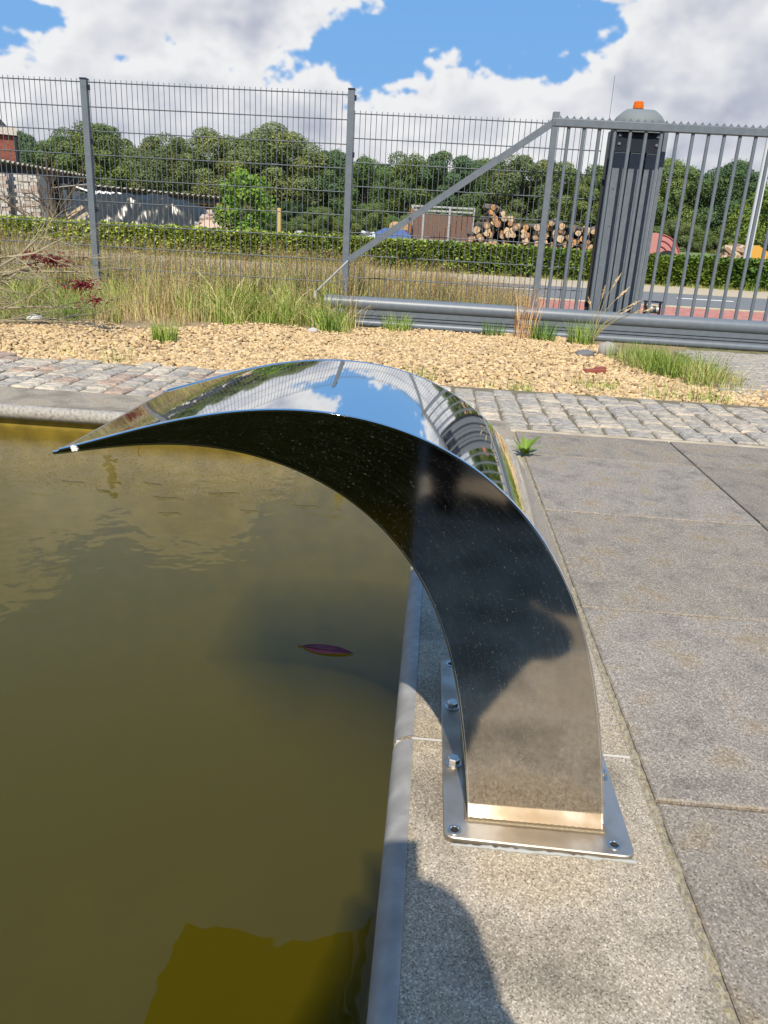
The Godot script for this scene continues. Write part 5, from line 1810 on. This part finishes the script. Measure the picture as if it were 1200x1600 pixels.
	for o in get_children():
		if o is Node3D and o.has_meta("category"):
			var c: String = o.get_meta("category")
			if c in ["heap", "machine", "cage", "tarpaulin", "plank", "window frame", "stake"] or o.name == "young_tree":
				set_back(o, 1.24)
			elif c == "pole":
				set_back(o, 1.36)

# moves a thing of the yard straight away from the viewpoint to its true distance, at its true size there
func set_back(o: Node3D, s: float) -> void:
	var eye := Vector3(0, 0.7, 0)
	o.position = eye + (o.position - eye) * s
	o.scale *= s

func heap(r: RandomNumberGenerator, called: String, label: String, at: Vector3, size: Vector3, n: int, cols: Array, piece: float) -> void:
	var t := thing(called, label, "heap", at)
	var ms := []
	for c in cols:
		ms.append(mat(c, 0.9))
	var kinds := []
	for k in 4:
		var g := Geo.new()
		g.block(Vector3.ZERO, Vector3(piece * 1.5, piece * 0.7, piece), piece * 0.15, piece * 0.12, r)
		kinds.append(g.mesh())
	for k in n:
		var a := r.randf_range(0, TAU)
		var q := sqrt(r.randf())
		var y := size.y * (1.0 - q) * r.randf_range(0.75, 1.0)
		if y < 0.42:
			continue
		var o := part("chunk", kinds[r.randi() % 4], ms[r.randi() % ms.size()], t, Vector3(cos(a) * q * size.x, y, sin(a) * q * size.z), Vector3(r.randf_range(-0.8, 0.8), r.randf_range(0, TAU), r.randf_range(-0.8, 0.8)))
		o.scale = Vector3.ONE * r.randf_range(0.6, 1.25)
	var g := Geo.new()
	g.lathe(Vector3.ZERO, [Vector2(size.x, 0), Vector2(size.x * 0.6, size.y * 0.4), Vector2(size.x * 0.2, size.y * 0.78), Vector2(0.01, size.y * 0.86)], 12)
	part("core", g.mesh(), ms[ms.size() - 1], t)

# ---------------------------------------------------------------- the person behind the camera, whose shadow falls on the rim
func flesh(bones: Array, cell: float, soft: float) -> ArrayMesh:
	# bones: [from, to, radius from, radius to, colour]
	var lo := Vector3.ONE * 1e9
	var hi := -lo
	for b in bones:
		var m := maxf(b[2], b[3]) + soft * 2.0 + cell * 2.0
		for e in [b[0], b[1]]:
			lo = lo.min(e - Vector3.ONE * m)
			hi = hi.max(e + Vector3.ONE * m)
	var nx := int((hi.x - lo.x) / cell) + 2
	var ny := int((hi.y - lo.y) / cell) + 2
	var nz := int((hi.z - lo.z) / cell) + 2
	var f := PackedFloat32Array()
	f.resize(nx * ny * nz)
	f.fill(0.0)
	var best := PackedFloat32Array()
	best.resize(nx * ny * nz)
	best.fill(1e9)
	var who := PackedInt32Array()
	who.resize(nx * ny * nz)
	var k := 1.0 / soft
	for bi in bones.size():
		var b: Array = bones[bi]
		var m := maxf(b[2], b[3]) + soft * 4.0
		var a: Vector3 = b[0]; var e: Vector3 = b[1]
		var l0 := ((a.min(e) - Vector3.ONE * m - lo) / cell).floor()
		var l1 := ((a.max(e) + Vector3.ONE * m - lo) / cell).ceil()
		var ab := e - a
		var q := maxf(ab.length_squared(), 1e-9)
		for z in range(maxi(0, int(l0.z)), mini(nz, int(l1.z) + 1)):
			for y in range(maxi(0, int(l0.y)), mini(ny, int(l1.y) + 1)):
				for x in range(maxi(0, int(l0.x)), mini(nx, int(l1.x) + 1)):
					var p := lo + Vector3(x, y, z) * cell
					var t := clampf((p - a).dot(ab) / q, 0.0, 1.0)
					var d := (p - a - ab * t).length() - lerpf(b[2], b[3], t)
					if d < soft * 4.0:
						var i := (z * ny + y) * nx + x
						f[i] += exp(-d * k)
						if d < best[i]:
							best[i] = d
							who[i] = bi
	# surface nets on ln(sum)
	var g := {}
	var vs := []
	var ns := []
	var cs := []
	var val := func(i: int) -> float: return log(maxf(f[i], 1e-9))
	var sx := 1; var sy := nx; var sz := nx * ny
	var cor := [0, sx, sy, sx + sy, sz, sz + sx, sz + sy, sz + sx + sy]
	var off := [Vector3(0, 0, 0), Vector3(1, 0, 0), Vector3(0, 1, 0), Vector3(1, 1, 0), Vector3(0, 0, 1), Vector3(1, 0, 1), Vector3(0, 1, 1), Vector3(1, 1, 1)]
	var edges := [[0, 1], [2, 3], [4, 5], [6, 7], [0, 2], [1, 3], [4, 6], [5, 7], [0, 4], [1, 5], [2, 6], [3, 7]]
	for z in nz - 1:
		for y in ny - 1:
			for x in nx - 1:
				var i := z * sz + y * sy + x
				var cnt := 0
				for c in 8:
					if f[i + cor[c]] > 1.0:
						cnt += 1
				if cnt == 0 or cnt == 8:
					continue
				var v := []
				for c in 8:
					v.append(val.call(i + cor[c]))
				var s := Vector3.ZERO
				var n := 0
				for e in edges:
					if (v[e[0]] > 0.0) != (v[e[1]] > 0.0):
						s += off[e[0]].lerp(off[e[1]], v[e[0]] / (v[e[0]] - v[e[1]]))
						n += 1
				g[i] = vs.size()
				vs.append(lo + (Vector3(x, y, z) + s / n) * cell)
				ns.append(-Vector3(v[1] + v[3] + v[5] + v[7] - v[0] - v[2] - v[4] - v[6], v[2] + v[3] + v[6] + v[7] - v[0] - v[1] - v[4] - v[5], v[4] + v[5] + v[6] + v[7] - v[0] - v[1] - v[2] - v[3]).normalized())
				cs.append(bones[who[i]][4])
	var o := Geo.new()
	var emit := func(a: int, b: int, c: int, d: int, flip: bool) -> void:
		if not (g.has(a) and g.has(b) and g.has(c) and g.has(d)):
			return
		var q := [g[a], g[b], g[c], g[d]]
		if flip:
			q.reverse()
		o.col = cs[q[0]]
		o.quad_n([vs[q[0]], vs[q[1]], vs[q[2]], vs[q[3]]], [ns[q[0]], ns[q[1]], ns[q[2]], ns[q[3]]])
	for i in g.keys():
		var x: int = i % nx
		var y: int = (i / nx) % ny
		var z: int = i / sz
		var inside := f[i] > 1.0
		if y > 0 and z > 0 and inside != (f[i + sx] > 1.0):
			emit.call(i, i - sy, i - sy - sz, i - sz, not inside)
		if x > 0 and z > 0 and inside != (f[i + sy] > 1.0):
			emit.call(i, i - sz, i - sz - sx, i - sx, not inside)
		if x > 0 and y > 0 and inside != (f[i + sz] > 1.0):
			emit.call(i, i - sx, i - sx - sy, i - sy, not inside)
	return o.mesh()

# the house behind the viewpoint, which darkens the reflections in the steel side
func build_house_behind() -> void:
	var b := thing("dark_house", "dark brick house behind the pond whose shade shows in the steel side", "house", Vector3(-1.0, -0.15, 4.6))
	var w := tri_tex(mat(Color(1, 1, 1), 0.9), ntex(FastNoiseLite.TYPE_CELLULAR, 0.08, 1, [[0.0, Color(0.05, 0.035, 0.03)], [1.0, Color(0.10, 0.065, 0.05)]], 256, 68, 0), 1.2)
	part("wall", box_mesh(Vector3(16, 4.2, 6)), w, b, Vector3(0, 2.1, 3.0))
	var g := Geo.new()
	g.extrude(PackedVector2Array([Vector2(-0.3, 4.2), Vector2(6.3, 4.2), Vector2(3.0, 6.4)]), 8.3, -8.3)
	part("roof", g.mesh(), mat(Color(0.035, 0.032, 0.032), 0.8), b, Vector3.ZERO, Vector3(0, -PI / 2, 0))
	for x in [-5.0, -1.6, 2.4, 5.6]:
		var wd := part("window", box_mesh(Vector3(1.5, 1.4, 0.06)), mat(Color(0.2, 0.2, 0.2), 0.5), b, Vector3(x, 1.9, -0.02))
		part("pane", box_mesh(Vector3(1.34, 1.24, 0.05)), mat(Color(0.015, 0.017, 0.02), 0.08), wd, Vector3(0, 0, -0.012))

func build_person() -> void:
	var skin := Color(0.42, 0.25, 0.17)
	var coat := Color(0.012, 0.0115, 0.011)
	var jean := Color(0.016, 0.0155, 0.016)
	var shoe := Color(0.02, 0.018, 0.016)
	var t := thing("person", "person in dark clothes squatting behind the viewpoint whose shadow falls on the rim", "person", Vector3(0, 0, 0))
	var V := func(x, y, z) -> Vector3: return Vector3(x, y, z)
	var b := []
	# trunk
	b.append([V.call(0.100, 0.36, 0.70), V.call(0.090, 0.52, 0.66), 0.155, 0.145, jean])
	b.append([V.call(0.090, 0.52, 0.66), V.call(0.060, 0.72, 0.56), 0.145, 0.15, coat])
	b.append([V.call(0.060, 0.72, 0.56), V.call(0.040, 0.84, 0.49), 0.15, 0.125, coat])
	b.append([V.call(-0.120, 0.84, 0.48), V.call(0.200, 0.84, 0.48), 0.075, 0.075, coat])
	b.append([V.call(0.040, 0.88, 0.47), V.call(0.015, 0.98, 0.41), 0.06, 0.055, skin])
	# legs
	b.append([V.call(0.010, 0.38, 0.66), V.call(0.000, 0.43, 0.28), 0.095, 0.068, jean])
	b.append([V.call(0.000, 0.43, 0.28), V.call(0.06, 0.12, 0.52), 0.066, 0.045, jean])
	b.append([V.call(0.190, 0.38, 0.66), V.call(0.300, 0.43, 0.30), 0.095, 0.068, jean])
	b.append([V.call(0.300, 0.43, 0.30), V.call(0.280, 0.12, 0.54), 0.066, 0.045, jean])
	for x in [0.06, 0.285]:
		b.append([V.call(x, 0.08, 0.55), V.call(x, 0.045, 0.38), 0.042, 0.036, shoe])
		b.append([V.call(x, 0.10, 0.56), V.call(x, 0.05, 0.57), 0.045, 0.04, shoe])
	# arms
	b.append([V.call(-0.12, 0.83, 0.47), V.call(-0.17, 0.62, 0.30), 0.058, 0.046, coat])
	b.append([V.call(-0.17, 0.62, 0.30), V.call(-0.085, 0.72, 0.12), 0.045, 0.033, coat])
	b.append([V.call(0.21, 0.83, 0.47), V.call(0.20, 0.62, 0.29), 0.058, 0.046, coat])
	b.append([V.call(0.20, 0.62, 0.29), V.call(0.075, 0.72, 0.11), 0.045, 0.033, coat])
	part("body", flesh(b, 0.016, 0.016), M.person, t)
	# head
	var hd := V.call(-0.01, 1.035, 0.37) as Vector3
	var hb := [
		[hd + Vector3(0, 0.03, 0.02), hd + Vector3(0, 0.02, -0.02), 0.092, 0.082, skin],
		[hd + Vector3(0, -0.02, -0.03), hd + Vector3(0, -0.075, -0.05), 0.068, 0.042, skin],
		[hd + Vector3(0, -0.05, 0.03), hd + Vector3(0.01, -0.11, 0.045), 0.06, 0.055, skin],
		[hd + Vector3(0, 0.0, -0.095), hd + Vector3(0, -0.03, -0.112), 0.010, 0.014, skin],
		[hd + Vector3(-0.02, -0.062, -0.088), hd + Vector3(0.02, -0.062, -0.088), 0.008, 0.008, Color(0.32, 0.13, 0.11)],
		[hd + Vector3(-0.033, 0.008, -0.084), hd + Vector3(-0.031, 0.008, -0.086), 0.011, 0.011, Color(0.3, 0.28, 0.26)],
		[hd + Vector3(0.033, 0.008, -0.084), hd + Vector3(0.031, 0.008, -0.086), 0.011, 0.011, Color(0.3, 0.28, 0.26)],
		[hd + Vector3(-0.092, 0.01, 0.02), hd + Vector3(-0.09, -0.03, 0.015), 0.014, 0.010, skin],
		[hd + Vector3(0.092, 0.01, 0.02), hd + Vector3(0.09, -0.03, 0.015), 0.014, 0.010, skin]]
	part("head", flesh(hb, 0.007, 0.007), M.person, t)
	part("hair", flesh([[hd + Vector3(0, 0.05, 0.025), hd + Vector3(0, 0.045, -0.02), 0.092, 0.08, Color(0.03, 0.02, 0.014)], [hd + Vector3(0, 0.0, 0.06), hd + Vector3(0, -0.04, 0.065), 0.075, 0.06, Color(0.03, 0.02, 0.014)]], 0.009, 0.01), M.person, t)
	# hands: palm, four fingers round the phone's edge and a thumb on its face
	for s in [-1, 1]:
		var w: Vector3 = Vector3(-0.085, 0.72, 0.12) if s < 0 else Vector3(0.075, 0.72, 0.11)
		var ed := Vector3(-0.064 if s < 0 else 0.020, 0.735, 0.035)
		var fb := [[w, w.lerp(ed, 0.5), 0.028, 0.03, skin], [w.lerp(ed, 0.5) + Vector3(0, 0.022, 0), ed + Vector3(s * 0.012, 0.03, 0.012), 0.022, 0.016, skin], [w.lerp(ed, 0.5) - Vector3(0, 0.015, 0), ed + Vector3(s * 0.012, -0.025, 0.012), 0.022, 0.016, skin]]
		for q in 4:
			var y := ed.y + 0.034 - q * 0.021
			var ln: float = [0.9, 1.0, 0.95, 0.78][q]
			var k0 := Vector3(ed.x + s * 0.014, y, 0.040)
			var k1 := Vector3(ed.x + s * 0.016, y + 0.003, 0.040 - 0.026 * ln)
			var k2 := k1 + Vector3(-s * 0.008, 0.002, -0.012 * ln)
			fb.append([k0, k1, 0.0092, 0.0086, skin])
			fb.append([k1, k2, 0.0086, 0.0072, skin])
		var th := ed + Vector3(s * 0.006, -0.01, 0.026)
		fb.append([w.lerp(ed, 0.4), th, 0.014, 0.0105, skin])
		fb.append([th, th + Vector3(-s * 0.026, 0.020, 0.004), 0.0105, 0.0085, skin])
		part("hand", flesh(fb, 0.005, 0.003), M.person, t)
	var ph := thing("phone", "dark phone held up in both hands whose shadow lies on the rim nose", "phone", Vector3.ZERO)
	var g := Geo.new()
	g.block(Vector3.ZERO, Vector3(0.074, 0.158, 0.008), 0.002)
	var cam := get_node("camera") as Camera3D
	var back := cam.transform.basis.z
	var pm := part("case", g.mesh(), mat(Color(0.02, 0.02, 0.022), 0.3), ph)
	pm.transform = Transform3D(cam.transform.basis, cam.position - cam.transform.basis.x * 0.026 + cam.transform.basis.y * 0.058 + back * 0.020)

# ---------------------------------------------------------------- everything
func _ready() -> void:
	var cam := Camera3D.new()
	cam.name = "camera"
	cam.fov = 67.16
	cam.near = 0.03
	cam.far = 1200.0
	cam.transform = Transform3D(Basis(Vector3(0.996057, 0.054208, -0.070222), Vector3(-0.074607, 0.940145, -0.332507), Vector3(0.047995, 0.336435, 0.940483)).orthonormalized(), Vector3(0, 0.70, 0))
	add_child(cam)
	var env := Environment.new()
	env.background_mode = Environment.BG_SKY
	var sky := Sky.new()
	var pano := PanoramaSkyMaterial.new()
	pano.panorama = make_sky()
	sky.sky_material = pano
	env.sky = sky
	env.background_energy_multiplier = 0.76
	env.tonemap_mode = Environment.TONE_MAPPER_LINEAR
	env.tonemap_exposure = 1.17
	env.volumetric_fog_enabled = true
	env.volumetric_fog_density = 0.0
	env.sdfgi_enabled = true
	env.ssao_enabled = true
	env.ssil_enabled = true
	var we := WorldEnvironment.new()
	we.name = "world_environment"
	we.environment = env
	add_child(we)
	var sun := DirectionalLight3D.new()
	sun.name = "sun"
	sun.transform = Transform3D(Basis.looking_at(Vector3(0.03, -1.0, -0.88), Vector3.UP), Vector3(0, 10, 8))
	sun.light_energy = 1.6
	sun.light_color = Color(1.0, 0.96, 0.89)
	sun.light_angular_distance = 0.5
	sun.shadow_enabled = true
	add_child(sun)
	make_materials()
	M.person = vmat(0.85)
	build_ground()
	build_pool()
	build_paving()
	build_trees()
	build_hedge()
	build_yard()
	build_fence()
	build_gate()
	build_fountain()
	build_grass()
	build_shrub()
	build_small_things()
	build_house_behind()
	build_person()
